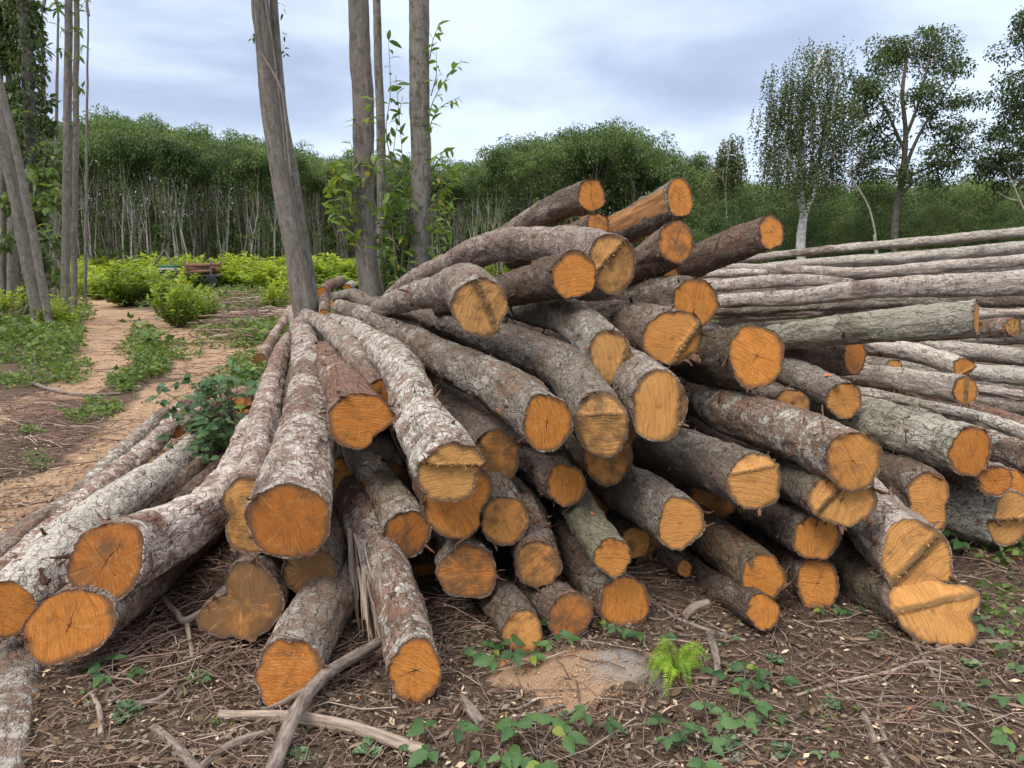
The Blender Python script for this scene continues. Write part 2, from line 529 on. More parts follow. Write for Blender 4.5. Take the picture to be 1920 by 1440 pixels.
M = {}
M['bark'] = mat_bark()
M['trunk'] = mat_trunk()
M['face'] = mat_face()
M['shred'] = mat_simple('loose_bark', (.050, .028, .020), (.25, .135, .085), 60, 5, .95, .5)
M['splinter'] = mat_simple('torn_wood', (.32, .14, .045), (.72, .50, .26), 45, 4, .85, .5)
M['old_wood'] = mat_simple('weathered_wood', (.16, .115, .085), (.52, .41, .32), 60, 6, .9, .9, att='lp', stretch=(1, 1, .12))
M['dead'] = mat_simple('dead_branch', (.085, .064, .050), (.36, .29, .24), 70, 6, .92, 1., att='lp', stretch=(1, 1, .25))
M['pole_bark'] = mat_simple('pale_stem_bark', (.22, .20, .165), (.50, .46, .385), 6, 4, .9, .3)
M['dim_bark'] = mat_simple('dull_stem_bark', (.09, .078, .062), (.21, .185, .15), 6, 4, .9, .3)
M['birch_bark'] = mat_simple('white_birch_bark', (.28, .27, .25), (.74, .72, .68), 7, 5, .85, .3)
M['paint'] = mat_simple('orange_marking_paint', (.70, .13, .035), (.85, .24, .08), 80, 3, .7, .2)
M['wood_leaf'] = mat_leaf('wood_leaves', (.040, .080, .022), (.140, .205, .058), trans=.3)
M['wood_leaf2'] = mat_leaf('light_wood_leaves', (.055, .098, .026), (.18, .24, .068), trans=.3)
M['oak_leaf'] = mat_leaf('oak_leaves', (.030, .058, .020), (.100, .140, .048), trans=.25)
M['birch_leaf'] = mat_leaf('birch_leaves', (.052, .080, .034), (.145, .175, .070), odd=(.30, .26, .06), trans=.3)
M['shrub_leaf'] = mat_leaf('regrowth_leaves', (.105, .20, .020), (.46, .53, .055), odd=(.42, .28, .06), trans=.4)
M['shoot_leaf'] = mat_leaf('shoot_leaves', (.075, .150, .022), (.22, .31, .055), odd=(.40, .33, .05), trans=.4)
M['bramble'] = mat_leaf('bramble_leaves', (.036, .090, .026), (.105, .195, .060), odd=(.20, .25, .04), trans=.22)
M['thistle'] = mat_leaf('grey_green_leaves', (.12, .20, .09), (.26, .36, .20), trans=.3)
M['fern'] = mat_leaf('fern_fronds', (.19, .34, .022), (.38, .52, .06), trans=.4)
M['cover'] = mat_leaf('ground_cover_leaves', (.055, .105, .024), (.21, .29, .065), odd=(.30, .26, .07), trans=.3)
M['dryleaf'] = mat_leaf('dry_leaves', (.105, .062, .038), (.36, .225, .135), odd=(.46, .17, .06), trans=.1, rough=.8, spec=.2)
M['chip'] = mat_leaf('bark_chips', (.095, .060, .042), (.44, .325, .235), odd=(.66, .50, .33), oddfrom=.93, trans=0., rough=.9, spec=.15)
M['twig'] = mat_leaf('dead_twigs', (.078, .048, .036), (.31, .22, .165), odd=(.46, .37, .29), oddfrom=.88, trans=0., rough=.9, spec=.15)
# ------------------------------------------------------------------ ground
def seg_dist(x, y, line):
    """distance to a polyline and the half-width there (line rows: x, y, w)"""
    best = np.full(x.shape, 1e9)
    wid = np.full(x.shape, .3)
    for a, b in zip(line[:-1], line[1:]):
        d = b[:2] - a[:2]
        t = np.clip(((x - a[0]) * d[0] + (y - a[1]) * d[1]) / (d @ d), 0, 1)
        q = np.hypot(x - a[0] - t * d[0], y - a[1] - t * d[1])
        w = a[2] + t * (b[2] - a[2])
        m = q / w < best / wid
        best = np.where(m, q, best)
        wid = np.where(m, w, wid)
    return best / wid
def gline(*pp):
    return np.array([(*G(x, y)[:2], w) for x, y, w in pp])
RUT_A = gline((-250, 1000, 0.61), (-20, 960, 0.51), (110, 870, 0.44), (205, 765, 0.51), (190, 690, 0.55), (215, 645, 0.61), (205, 612, 0.73), (190, 582, 0.85), (175, 560, 0.98))
RUT_B = gline((30, 1010, 0.30), (170, 905, 0.37), (270, 800, 0.46), (345, 730, 0.61), (400, 682, 0.73), (385, 648, 0.76), (320, 622, 0.98), (262, 603, 1.10), (215, 585, 1.10))
RUT_C = gline((-300, 830, 0.61), (-60, 790, 0.51), (60, 758, 0.44), (130, 728, 0.37), (190, 690, 0.37))
MEDIAN = gline((255, 612, .22), (268, 632, .24), (284, 655, .27), (286, 690, .30), (238, 722, .32), (176, 762, .34), (110, 812, .36), (20, 870, .4))
MOUND = G(1085, 1275)
def sandy(x, y):
    n = fbm(np.stack([x * 1.3, y * 1.3, x * 0], -1), 4, 3)
    n2 = fbm(np.stack([x * 5, y * 5, x * 0 + 3], -1), 3, 8)
    m = 0
    for r in (RUT_A, RUT_B, RUT_C):
        d = seg_dist(x, y, r) + n * .95 + n2 * .55
        m = np.maximum(m, np.clip((1.25 - d) / .5, 0, 1))
    dd = seg_dist(x, y, MEDIAN) + n2 * .5
    m = m * np.clip((dd - .55) / .6, 0, 1)
    dm = np.hypot((x - MOUND[0]) / .36, (y - MOUND[1]) / .23) + n2 * .9
    m = np.maximum(m, np.clip((1.05 - dm) / .45, 0, 1) * .9)
    return m
def gz(x, y):
    x = np.asarray(x, float)
    y = np.asarray(y, float)
    q = np.stack([x, y, x * 0], -1)
    z = .035 * fbm(q * 1.1, 3, 11) + .018 * fbm(q * 5, 3, 12)
    z = z - .05 * np.clip(1.3 - np.minimum(seg_dist(x, y, RUT_A), seg_dist(x, y, RUT_B)), 0, 1)
    dm = ((x - MOUND[0]) / .42) ** 2 + ((y - MOUND[1]) / .30) ** 2
    z = z + .06 * np.exp(-dm * 1.2)
    far = np.clip((y - 14) / 20, 0, 1)
    return z * (1 - far) + far * .12 * fbm(q * .15, 3, 14)

def axis(lo, hi, near_lo, near_hi, fine, grow):
    a = list(np.arange(near_lo, near_hi, fine))
    s, v = fine, a[-1]
    while v < hi:
        s *= grow; v += s; a.append(v)
    s, v, b = fine, near_lo, []
    while v > lo:
        s *= grow; v -= s; b.append(v)
    return np.array(b[::-1] + a)
gx = axis(-700, 700, -3.2, 3.2, .028, 1.055)
gy = axis(-60, 900, 1.4, 5.2, .026, 1.04)
X, Yg = np.meshgrid(gx, gy)
Z = gz(X, Yg)
mb = MB()
near = np.clip((6 - Yg) / 2, 0, 1)
qq = np.stack([X, Yg, X * 0], -1)
Z2 = Z + near * (.006 * fbm(qq * 22, 3, 21) + .004 * np.abs(fbm(qq * 45, 2, 22)))
V = np.stack([X, Yg, Z2], -1).reshape(-1, 3)
ny, nx = X.shape
i, j = np.meshgrid(np.arange(ny - 1), np.arange(nx - 1), indexing='ij')
fq = np.stack([i * nx + j, i * nx + j + 1, (i + 1) * nx + j + 1, (i + 1) * nx + j], -1).reshape(-1, 4)
# gm = (sand, moss and weeds, ash)
green = np.clip(fbm(qq * .35, 4, 31) * 1.3 + .35, 0, 1) * np.clip((Yg - 9) / 8, 0, 1)
ash = np.clip(1.35 - np.hypot((X - G(1165, 1272)[0]) / .13, (Yg - G(1165, 1272)[1]) / .13) - .9 * fbm(qq * 9, 3, 33), 0, 1)
ash = np.clip(ash * 1.6, 0, 1) * (Yg < 4)
mb.add(V, fq, 0, gm=np.stack([sandy(X, Yg), green, ash], -1).reshape(-1, 3))

def mat_ground():
    s = NT('soil')
    g = s.sep(s.attr('gm'))
    p = s.n('ShaderNodeTexCoord').outputs['Object']
    a = s.noise(p, 3, 6, .65)
    b = s.noise(p, 38, 6, .7)
    d = s.noise(p, 130, 4, .7)
    chips = s.vor(s.vmath('MULTIPLY', s.vmath('ADD', p, s.vmath('MULTIPLY', s.noisec(p, 25), (.05, .05, 0))), (1, 1, .3)), 55, 'F1', 1)
    ch = s.sep(chips)[0]
    soil = s.mix(b, (.052, .034, .024), (.160, .110, .078))
    soil = s.mix(s.math('MULTIPLY', s.step(ch, .72, .95), .4), soil, (.22, .15, .10))
    soil = s.mix(s.step(a, .5, .7), soil, s.mix(b, (.085, .055, .038), (.19, .135, .095)))
    sand = s.mix(b, (.27, .165, .098), (.53, .35, .215))
    sand = s.mix(s.math('MULTIPLY', s.step(d, .55, .72), .5), sand, (.64, .47, .33))
    sand = s.mix(s.math('MULTIPLY', s.step(a, .56, .74), .6), sand, (.19, .115, .065))
    gr = s.mix(b, (.045, .060, .022), (.150, .175, .070))
    c = s.mix(s.math('MULTIPLY', g[1], .8), soil, gr)
    sm = s.step(s.math('ADD', g[0], s.math('MULTIPLY', s.math('SUBTRACT', b, .5), .5)), .25, .75)
    c = s.mix(sm, c, sand)
    c = s.mix(s.math('MULTIPLY', g[2], .85), c, s.mix(s.noise(s.vmath('MULTIPLY', p, (1, .4, 1)), 60, 5, .7), (.10, .095, .088), (.52, .49, .45)))
    s.bump(s.math('ADD', s.math('MULTIPLY', b, 1.), s.math('MULTIPLY', d, .5)), .9, .018)
    return s.fin(c, .95, .1)
tag(mb.build('ground', mat_ground()), kind='structure')

# ------------------------------------------------------------------ logs
def shape_rim(th, lobes, asp, seed):
    m = 1 + .035 * np.sin(2 * th + seed) + .03 * np.sin(3 * th + seed * 2.3) + .015 * np.sin(5 * th + seed * 1.7)
    ct, st = np.cos(th), np.sin(th)
    m = m * np.sqrt((asp[0] * ct) ** 2 + (asp[1] * st) ** 2)
    for deg, w, a in lobes:
        d = (th - math.radians(deg) + np.pi) % (2 * np.pi) - np.pi
        m = m + a * np.exp(-(d / math.radians(w)) ** 2)
    return m

n_log = 0
def log(label, pts, bp=(.5, .4, 0), par=(0, .3), saw=None, crack=None, tilt=.3, asp=(1, 1), lobes=(), notch=None,
        curls=14, group='logs in the big pile', paint=None, fine=1., name='log', cat='log', nrm_px=None, fringe=6, bare=None, smooth=None):
    """pts rows: photo pixel x, y of the axis, metres out, width in pixels; the first row is the sawn end in view.
    notch = (direction deg, offset, step, slope, ridge height, ridge width) of the felling cut"""
    global n_log
    n_log += 1
    seed = n_log
    r_ = np.random.default_rng(100 + seed)
    W, R = [], []
    for px, py, Y, d in pts:
        w, t = P(px, py, Y)
        W.append(w)
        R.append(d / 2 / F * t)
    near = min(q[2] for q in pts)
    step_ = max(.014, .0058 * near) / fine
    N = int(np.clip(260 / near, 20, 64))
    C, u, (Rr,) = spline(W, step=step_, extra=(np.array(R),))
    Mn = len(C)
    wv = np.stack([fbm(np.stack([u * 1.3, u * 0 + seed * 3.3, u * 0 + q * 5.5], -1), 2, seed) for q in range(3)], -1)
    C = C + wv * (.20 * Rr * np.clip(u / .6, 0, 1))[:, None]
    T, E1, E2 = frames(C, right=RT)
    th = np.arange(N) / N * 2 * np.pi
    ct, st = np.cos(th), np.sin(th)
    rim = shape_rim(th, lobes, asp, seed)
    rim0 = shape_rim(th, (), (1, 1), seed)
    wgt = np.exp(-(u / (3.2 * R[0])) ** 2)[:, None]
    m = rim0 + (rim - rim0) * wgt
    q = np.stack([np.broadcast_to(ct * 1.1, m.shape), np.broadcast_to(st * 1.1, m.shape), np.broadcast_to((u / .16)[:, None], m.shape)], -1) + seed * 5.1
    m = m * (1 + .045 * fbm(q, 3, seed) + .02 * wgt)
    # plates and flakes of the bark
    ql = np.stack([Rr[:, None] * ct * 22, Rr[:, None] * st * 22, np.broadcast_to(u[:, None] * 9, m.shape)], -1) + seed * 2.7
    fl = fbm(ql, 3, seed + 50)
    plates = np.clip((fl - .02) * 9, -1, 1) * .0036 + .004 * fbm(ql * 2.3, 2, seed + 70)
    qb = np.stack([Rr[:, None] * ct * 9, Rr[:, None] * st * 9, np.broadcast_to(u[:, None] * 46, m.shape)], -1) + seed * 1.9
    plates = plates + .0016 * fbm(qb, 3, seed + 90)
    # knots and branch stubs
    for _ in range(int(2 + u[-1] * 1.2)):
        s0, t0 = r_.uniform(.15, u[-1]), r_.uniform(0, 6.28)
        dth = (th - t0 + np.pi) % (2 * np.pi) - np.pi
        g = np.exp(-((u[:, None] - s0) / (.32 * R[0])) ** 2 - (dth[None] / .38) ** 2)
        m = m + r_.uniform(.05, .16) * g - .10 * np.exp(-((u[:, None] - s0) / (.12 * R[0])) ** 2 - (dth[None] / .15) ** 2)
    rad = Rr[:, None] * m + plates
    E = ct[None, :, None] * E1[:, None] + st[None, :, None] * E2[:, None]
    V = C[:, None] + rad[..., None] * E
    # plane of the saw cut
    a = T[0]
    tocam = nrm(CAM - C[0])
    nv = nrm((1 - tilt) * -a + tilt * tocam)
    if nrm_px is not None:
        nv = nrm(nv + nrm_px[0] * RT + nrm_px[1] * np.array([0, 0, 1.]))
    an = a @ nv
    def height(x, y):
        h = .0012 * vnoise(np.stack([x * 9, y * 2.5, x * 0 + seed], -1), seed)
        tornm = x * 0
        if notch:
            ph, s0, stp, slo, rh, rw = notch
            ph = math.radians(ph)
            s = x * math.cos(ph) + y * math.sin(ph) - s0
            tt = -x * math.sin(ph) + y * math.cos(ph)
            s = s + .025 * vnoise(np.stack([tt * 2.5, s * 0, s * 0 + seed], -1), seed + 5)
            r0 = R[0]
            h = h + np.where(s > 0, -stp * r0 - np.maximum(s, 0) * slo * r0, 0)
            band = np.exp(-(s / rw) ** 2)
            jag = .55 + .45 * vnoise(np.stack([tt * 13, s * 13, s * 0 + seed], -1), seed + 9) + .3 * vnoise(np.stack([tt * 31, s * 31, s * 0], -1), seed)
            h = h + rh * r0 * band * jag
            tornm = np.clip(band * 1.7 - .35, 0, 1) * min(1., .25 + rh * 6)
            tornm = np.where(np.abs(s) < rw * 1.3, tornm, 0)
        return h, tornm
    off = V[0] - C[0]
    dl = -(off @ nv) / an
    inpl = off + dl[:, None] * a
    hr, _ = height(m[0] / m[0].mean() * ct, m[0] / m[0].mean() * st)
    dl = dl + hr / an
    Lb = min(3.0 * np.abs(dl).max() + .06, u[-1] * .95)
    V = V + a * dl[None, :, None] * np.clip(1 - u / Lb, 0, 1)[:, None, None]
    rag = .0035 + .0055 * vnoise(np.stack([ct * 6, st * 6, ct * 0 + seed], -1), seed + 31)
    V[0] = V[0] + nv * rag[:, None]
    lip = C[0] + inpl * .93 + nv * (hr - .007)[:, None]
    V = np.concatenate([lip[None], V])
    lu = np.concatenate([[u[0]], u])[:, None]
    Rf = np.concatenate([[Rr[0]], Rr])[:, None]
    so = np.array([seed * 1.73 % 9, seed * 2.91 % 7, seed * 3.7 % 11])
    lp = np.stack([Rf * ct, Rf * st, np.broadcast_to(lu, (Mn + 1, N))], -1) + so
    nvt = (Mn + 1) * N
    loc = V[1:8].reshape(-1, 3)
    loc = np.array([C[0][0], C[0][1], loc[:, 2].min()])
    root = empty(name, loc, label, cat, group)
    mb = MB()
    bp = (float(np.clip(bp[0] + r_.uniform(-.13, .13), 0, 1)), float(np.clip(bp[1] + r_.uniform(-.2, .25), 0, 1.1)), bp[2])
    smooth_ = smooth if smooth is not None else float(np.clip(r_.normal(.22, .28), 0, .75)) * min(1., 1.7 * (1 - bp[0]))
    lp = lp * r_.uniform(.62, 1.5)
    mb.add(V, grid_faces(Mn + 1, N), 0, lp=lp.reshape(-1, 3), bp=np.tile(bp, (nvt, 1)), bq=np.tile((smooth_, r_.random(), 0), (nvt, 1)))
    # far end, sawn too
    ce = V[-1].mean(0)
    idx = np.arange(N)
    mb.add(np.vstack([V[-1], ce]), np.stack([(idx + 1) % N, idx, np.full(N, N)], -1), 1, fc=np.vstack([np.stack([ct, st, ct * 0 + .9], -1), [[0, 0, 0]]]), par=np.tile((*par, seed), (N + 1, 1)), par2=np.tile((0, -99, 0), (N + 1, 1)))
    bark_mb = mb
    # the sawn face
    rh_ = np.concatenate([np.linspace(.06, .8, 13), [.87, .93, .968]])
    fu, fv = rh_[:, None] * (m[0] / m[0].mean() * ct), rh_[:, None] * (m[0] / m[0].mean() * st)
    hh, tn = height(fu, fv)
    FV = C[0] + rh_[:, None, None] * inpl[None] + nv * hh[..., None]
    h0, t0 = height(np.zeros(1), np.zeros(1))
    fc = np.stack([rh_[:, None] * ct, rh_[:, None] * st, np.broadcast_to(rh_[:, None], fu.shape)], -1)
    K = len(rh_)
    saw = r_.uniform(0, 3.14) if saw is None else math.radians(saw)
    ck = -99 if crack is None else math.radians(crack)
    c2 = np.stack([np.full(fu.shape, saw), np.full(fu.shape, ck), tn], -1).reshape(-1, 3)
    V2 = np.vstack([FV.reshape(-1, 3), C[0] + nv * h0[0]])
    i, j = np.meshgrid(np.arange(K - 1), np.arange(N), indexing='ij')
    qf = np.stack([i * N + j, (i + 1) * N + j, (i + 1) * N + (j + 1) % N, i * N + (j + 1) % N], -1).reshape(-1, 4)
    mf = MB()
    mf.add(V2, qf, 0, fc=np.vstack([fc.reshape(-1, 3), [[0, 0, 0]]]), par=np.tile((*par, seed * 3.77), (len(V2), 1)), par2=np.vstack([c2, [[saw, ck, t0[0]]]]))
    mf.F.append(np.stack([idx, (idx + 1) % N, np.full(N, K * N)], -1))
    mf.MI.append(np.zeros(N))
    mf.build('cut_face', M['face'], root, loc)
    if notch and near < 4.6:
        ms = MB()
        ph, s0, stp, slo, rh, rw = notch
        ph = math.radians(ph)
        k = 90
        tt = r_.uniform(-1, 1, k) * math.sqrt(max(.05, 1 - s0 * s0)) * .93
        ss = s0 + r_.normal(0, rw * .6, k)
        x, y = ss * math.cos(ph) - tt * math.sin(ph), ss * math.sin(ph) + tt * math.cos(ph)
        rr = np.minimum(1, .93 / np.maximum(1e-6, np.hypot(x, y) / np.interp(np.arctan2(y, x) % (2 * np.pi), np.append(th, 2 * np.pi), np.append(m[0], m[0][0]))))
        x, y = x * rr, y * rr
        h, _ = height(x, y)
        sx, sy = inpl[0] / m[0][0], inpl[N // 4] / m[0][N // 4]
        b = C[0] + x[:, None] * sx + y[:, None] * sy + nv * (h - .01 * 1)[:, None]
        le = R[0] * r_.uniform(.08, .30, k) * (.5 + rh)
        ax = nrm(nv + r_.normal(0, .28, (k, 3)))
        sd = nrm(np.cross(ax, r_.normal(size=(k, 3))))
        w = R[0] * r_.uniform(.015, .045, k)
        s2 = np.cross(ax, sd)
        v = np.stack([b + sd * w[:, None], b - .5 * sd * w[:, None] + .8 * s2 * w[:, None], b - .5 * sd * w[:, None] - .8 * s2 * w[:, None], b + ax * le[:, None]], 1)
        f = np.arange(k)[:, None, None] * 4 + np.array([[0, 1, 3], [1, 2, 3], [2, 0, 3]])
        ms.add(v, f.reshape(-1, 3))
        ms.build('hinge_splinters', M['splinter'], root, loc, smooth=False)
    # strips of bark that have come loose
    k = int(curls * (2.6 if near < 5.5 else 1.4))
    if k:
        ii = r_.integers(2, max(3, int(Mn * .92)), k)
        hubs = r_.uniform(.05, .85, 3)
        cl_ = r_.random(k) < .62
        ii = np.where(cl_, np.clip((hubs[r_.integers(0, 3, k)] * Mn + r_.normal(0, .05 / max(u[-1], .5) * Mn, k)).astype(int), 1, Mn - 2), ii)
        ii[:fringe] = 1
        jj = r_.integers(0, N, k)
        for a_, b_ in zip(ii, jj):
            p0 = V[a_, b_]
            no = nrm(p0 - C[min(a_, Mn - 1)])
            tg = T[min(a_, Mn - 1)]
            ci = np.cross(no, tg)
            an_ = r_.normal(0, .5) + (1.57 if r_.random() < .6 else 0)
            d = math.cos(an_) * tg * (1 if r_.random() < .5 else -1) + math.sin(an_) * ci * (1 if r_.random() < .5 else -1)
            sdv = np.cross(d, no)
            Ls = r_.uniform(.02, .085) * (1 if r_.random() < .88 else 1.8) * min(1, Rr[0] / .1)
            Ws = r_.uniform(.0025, .012) * (1 if r_.random() < .85 else 1.9) * min(1, Rr[0] / .1)
            x = np.linspace(0, 1, 7)
            lift = r_.uniform(.15, .75) * Ls
            crl = r_.uniform(.0, 2.2)
            bend = np.sin(x * crl) / max(crl, .3)
            cen = p0 + d * (Ls * bend)[:, None] + no * (lift * x ** 2 - .004)[:, None] - (no * (abs(math.sin(an_)) * (Ls * x) ** 2 / (2 * max(Rr[0], .05)))[:, None])
            wd = Ws * (1 - .55 * x ** 2) * (1 + .25 * r_.normal(size=7))
            th_ = .0016
            v = np.concatenate([cen + sdv * wd[:, None], cen - sdv * wd[:, None], cen - sdv * wd[:, None] - no * th_, cen + sdv * wd[:, None] - no * th_])
            fs = []
            for z in range(6):
                fs += [[z, z + 1, 7 + z + 1, 7 + z], [14 + z, 14 + z + 1, 21 + z + 1, 21 + z], [7 + z, 7 + z + 1, 14 + z + 1, 14 + z], [21 + z, 21 + z + 1, z + 1, z]]
            bark_mb.add(v, fs, 2)
    bark_mb.build('bark', [M['bark'], M['face'], M['shred']], root, loc)
    if paint is not None:
        s_, deg, sz = paint
        i0 = int(np.argmin(np.abs(u - s_))) + 1
        j0 = int(deg / 360 * N) % N
        mp = MB()
        p0, no = V[i0, j0], nrm(V[i0, j0] - C[i0 - 1])
        tg = T[i0 - 1]
        ci = np.cross(no, tg)
        kk = 18
        an_ = np.arange(kk) / kk * 6.283
        rr = sz * (1 + .28 * np.sin(an_ * 3 + seed) + .2 * r_.normal(size=kk))
        vs = [p0 + no * .006]
        for f_ in (.5, 1):
            for aa, r1 in zip(an_, rr):
                o1, o2 = math.cos(aa) * r1 * f_, math.sin(aa) * r1 * f_ * .8
                rad_ = np.linalg.norm(p0 - C[i0 - 1])
                vs.append(C[i0 - 1] + tg * o1 + (no * math.cos(o2 / rad_) + ci * math.sin(o2 / rad_)) * (rad_ + .005))
        fs = [[0, 1 + z, 1 + (z + 1) % kk] for z in range(kk)]
        n0 = mp.n
        mp.add(vs, fs)
        mp.F.append(np.array([[1 + z, 1 + kk + z, 1 + kk + (z + 1) % kk, 1 + (z + 1) % kk] for z in range(kk)]))
        mp.MI.append(np.zeros(kk))
        mp.build('paint_mark', M['paint'], root, loc)
    if bare is not None:
        # side where a slab has split off: (from deg, to deg, from m, to m)
        d0, d1, s0, s1 = bare
        js = np.arange(int(d0 / 360 * N), int(d1 / 360 * N) + 1)
        is_ = np.where((u >= s0) & (u <= s1))[0] + 1
        A = V[is_][:, js % N] + .004 * nrm(V[is_][:, js % N] - C[is_ - 1][:, None])
        ny_, nx_ = A.shape[:2]
        # flat: chord between both edges, a little proud
        tt = np.linspace(0, 1, nx_)[None, :, None]
        mid_ = A[:, :1] * (1 - tt) + A[:, -1:] * tt
        A = A * .96 + mid_ * .04
        i, j = np.meshgrid(np.arange(ny_ - 1), np.arange(nx_ - 1), indexing='ij')
        f = np.stack([i * nx_ + j, (i + 1) * nx_ + j, (i + 1) * nx_ + j + 1, i * nx_ + j + 1], -1).reshape(-1, 4)
        mo = MB()
        mo.add(A, f, 0, lp=np.stack(np.meshgrid(u[is_ - 1], js * .012, indexing='ij') + [np.zeros((ny_, nx_))], -1).reshape(-1, 3)[:, [1, 2, 0]])
        mo.build('bare_wood', M['bare'], root, loc)
    return root
M['bare'] = mat_simple('bare_split_wood', (.20, .085, .030), (.46, .24, .10), 40, 5, .8, .5, att='lp', stretch=(1.6, 1.6, .10))
W = (.82, .55, 0)       # whitish, scuffed
GY = (.52, .40, .15)    # grey
BR = (.27, .42, .05)    # brown
DK = (.22, .3, .05)     # dark brown
GN = (.50, .2, .85)     # greenish, smooth
O, OS, Yf, YS, BS = (0, .34), (.1, .5), (.7, .25), (.6, .52), (.25, .8)

# --- top of the pile
log('topmost log of the pile, round orange end against the wood', [(1109,366,5.2,57),(1040,392,5.5,52),(962,437,6.0,44),(820,510,7.2,34)], BR, O, asp=(1,1.06), crack=95)
log('short split log tucked under the topmost log', [(1122,420,5.0,44),(1060,445,5.3,44),(960,490,5.9,38)], BR, OS, bare=(-60,130,.02,.9), curls=6)
log('long grey log with tan notched end, arching down to the tree trunks', [(1149,495,4.15,94),(1085,470,4.5,82),(987,456,5.0,62),(901,474,5.6,56),(807,512,6.4,44),(735,560,7.4,34)], GY, (.75,.45), asp=(.95,1.18), notch=(135,.28,-.10,.25,.10,.12), curls=22, smooth=0.6)
log('angular log with its bark split off and a dark crack across the end', [(1274,372,4.7,62),(1215,405,5.0,64),(1160,432,5.3,62),(1050,480,6.0,50)], DK, O, crack=20, asp=(.9,1.1), lobes=((200,35,-.12),(120,30,.06)), bare=(150,330,.02,1.4), curls=8)
log('log with red-orange end and dark brown smear, below the split log', [(1267,454,4.45,72),(1215,490,4.75,68),(1150,530,5.3,58)], BR, (-.6, .55), asp=(1,1.08), crack=70)
log('log reaching right above the grey poles, dark bark with orange mark', [(1446,435,5.0,63),(1370,462,5.15,62),(1279,500,5.5,60),(1200,540,6.1,52)], DK, O, asp=(.95,1.05), paint=(.24,60,.02), crack=200, tilt=.35)
log('log with bright orange round end beside the tan notched end', [(1076,515,3.95,86),(996,530,4.4,72),(923,548,4.9,58),(830,575,5.8,42)], BR, (0,.12), asp=(.98,1.08), curls=20, paint=(.35,120,.012), saw=100)
log('crooked log bending sharply, tan end crossed by a torn strip', [(901,577,3.65,106),(868,537,4.0,88),(825,541,4.5,64),(770,556,5.2,50),(715,580,6.2,38)], W, (.8,.45), asp=(.95,1.08), notch=(20,.22,.06,.1,.14,.14), tilt=.45, curls=16, smooth=0.45)
log('log with tan end and torn right edge, under the crooked log', [(1145,670,3.6,88),(1073,600,4.3,74),(1009,577,4.9,64),(930,565,5.8,50)], GY, (.75,.3), asp=(.9,1.15), notch=(-20,.55,.0,.3,.16,.16), saw=20, tilt=.45)
log('small pale end deep in the shadow behind the round stained log', [(1217,540,5.0,40),(1150,560,5.6,36)], DK, (.7,.4), curls=4)
log('small orange end deep in the shadow under the stained log', [(1256,517,5.2,34),(1190,535,5.8,32)], DK, O, curls=2)
log('log with shaggy dark bark and domed orange end, half hidden', [(1302,570,4.15,88),(1240,560,4.6,80),(1160,555,5.4,60)], DK, O, asp=(1,1.05), curls=26)
log('log with wide orange end torn along its lower right edge', [(1262,634,3.75,102),(1200,610,4.2,84),(1100,595,5.2,62)], DK, (.3,.2), asp=(1.12,.98), notch=(-35,.48,.05,.25,.16,.14), saw=70, curls=20)
log('mossy log with large bright end split by a long crack', [(1419,668,3.75,112),(1375,668,4.0,110),(1310,672,4.5,98),(1200,670,5.5,74)], (.2,.35,.55), (0,.12), asp=(.9,1.1), crack=-15, curls=34, saw=50)
log('stout log with streaked yellow end and ragged right strip', [(1237,762,3.2,116),(1192,712,3.7,100),(1120,650,4.7,72)], GY, (.55,.15), asp=(.88,1.18), notch=(0,.62,.08,.1,.12,.1), saw=5, lobes=((-45,22,-.14),), tilt=.5)
log('log with greyish slanted top edge over its ringed tan end, mid pile', [(1129,797,3.15,108),(1073,712,3.7,92),(987,657,4.4,78),(901,622,5.2,62),(815,592,6.2,48),(733,573,7.3,38),(690,571,7.8,30),(660,553,8.3,24),(630,556,8.6,20)], BR, (.75,.5), asp=(.98,1.08), notch=(90,.38,.0,.55,.03,.05), curls=24, saw=92, smooth=0.5)
log('long log with round orange end split down the middle', [(1026,792,3.0,100),(944,730,3.5,88),(858,688,4.2,74),(772,637,5.2,56),(686,594,6.6,40),(639,577,7.8,30)], GY, (0,.22), asp=(.97,1.04), crack=-98, curls=34, paint=(.3,200,.018), smooth=0.1)
log('big pale log with a stepped yellow end, front centre', [(845,890,2.8,122),(800,800,3.3,102),(752,700,4.0,76),(707,655,4.9,56),(673,625,5.9,40),(640,607,7.0,30),(617,600,7.8,24)], W, (.75,.25), asp=(1.06,.94), notch=(-98,-.28,.22,.0,.06,.05), lobes=((-20,25,-.12),(28,22,.14)), curls=34, saw=90, tilt=.45, smooth=0)
log('log with wavy edged orange end right behind the stepped end', [(858,938,2.98,130),(815,860,3.5,105),(770,790,4.2,80),(730,720,5.2,60)], BR, (-.2, .3), asp=(1.0,1.05), lobes=((-20,25,-.16),(35,28,.1),(-90,30,.05)), curls=10)
log('log with bitten orange end under shaggy red bark', [(675,788,3.3,108),(648,735,3.9,80),(620,685,4.8,46),(606,655,5.6,32)], (.55,.95,0), (-.3, .25), asp=(1.06,.98), lobes=((-38,24,-.30),(-3,18,.10),(-90,30,.04)), curls=46, saw=80)
log('scuffed log running from the first trunk down to the shaggy log', [(716,738,4.15,58),(682,692,4.7,54),(657,657,5.2,46),(615,617,6.3,35),(573,594,7.6,26)], (.7,.85,0), O, curls=24)
log('large whitish log with round orange end facing the camera', [(543,978,2.82,150),(572,860,3.4,116),(580,760,4.2,84),(580,690,5.2,62),(570,640,6.4,46),(567,612,7.4,36)], W, (-.85, .34), asp=(1.0,.96), curls=40, saw=15, tilt=.4, smooth=0)
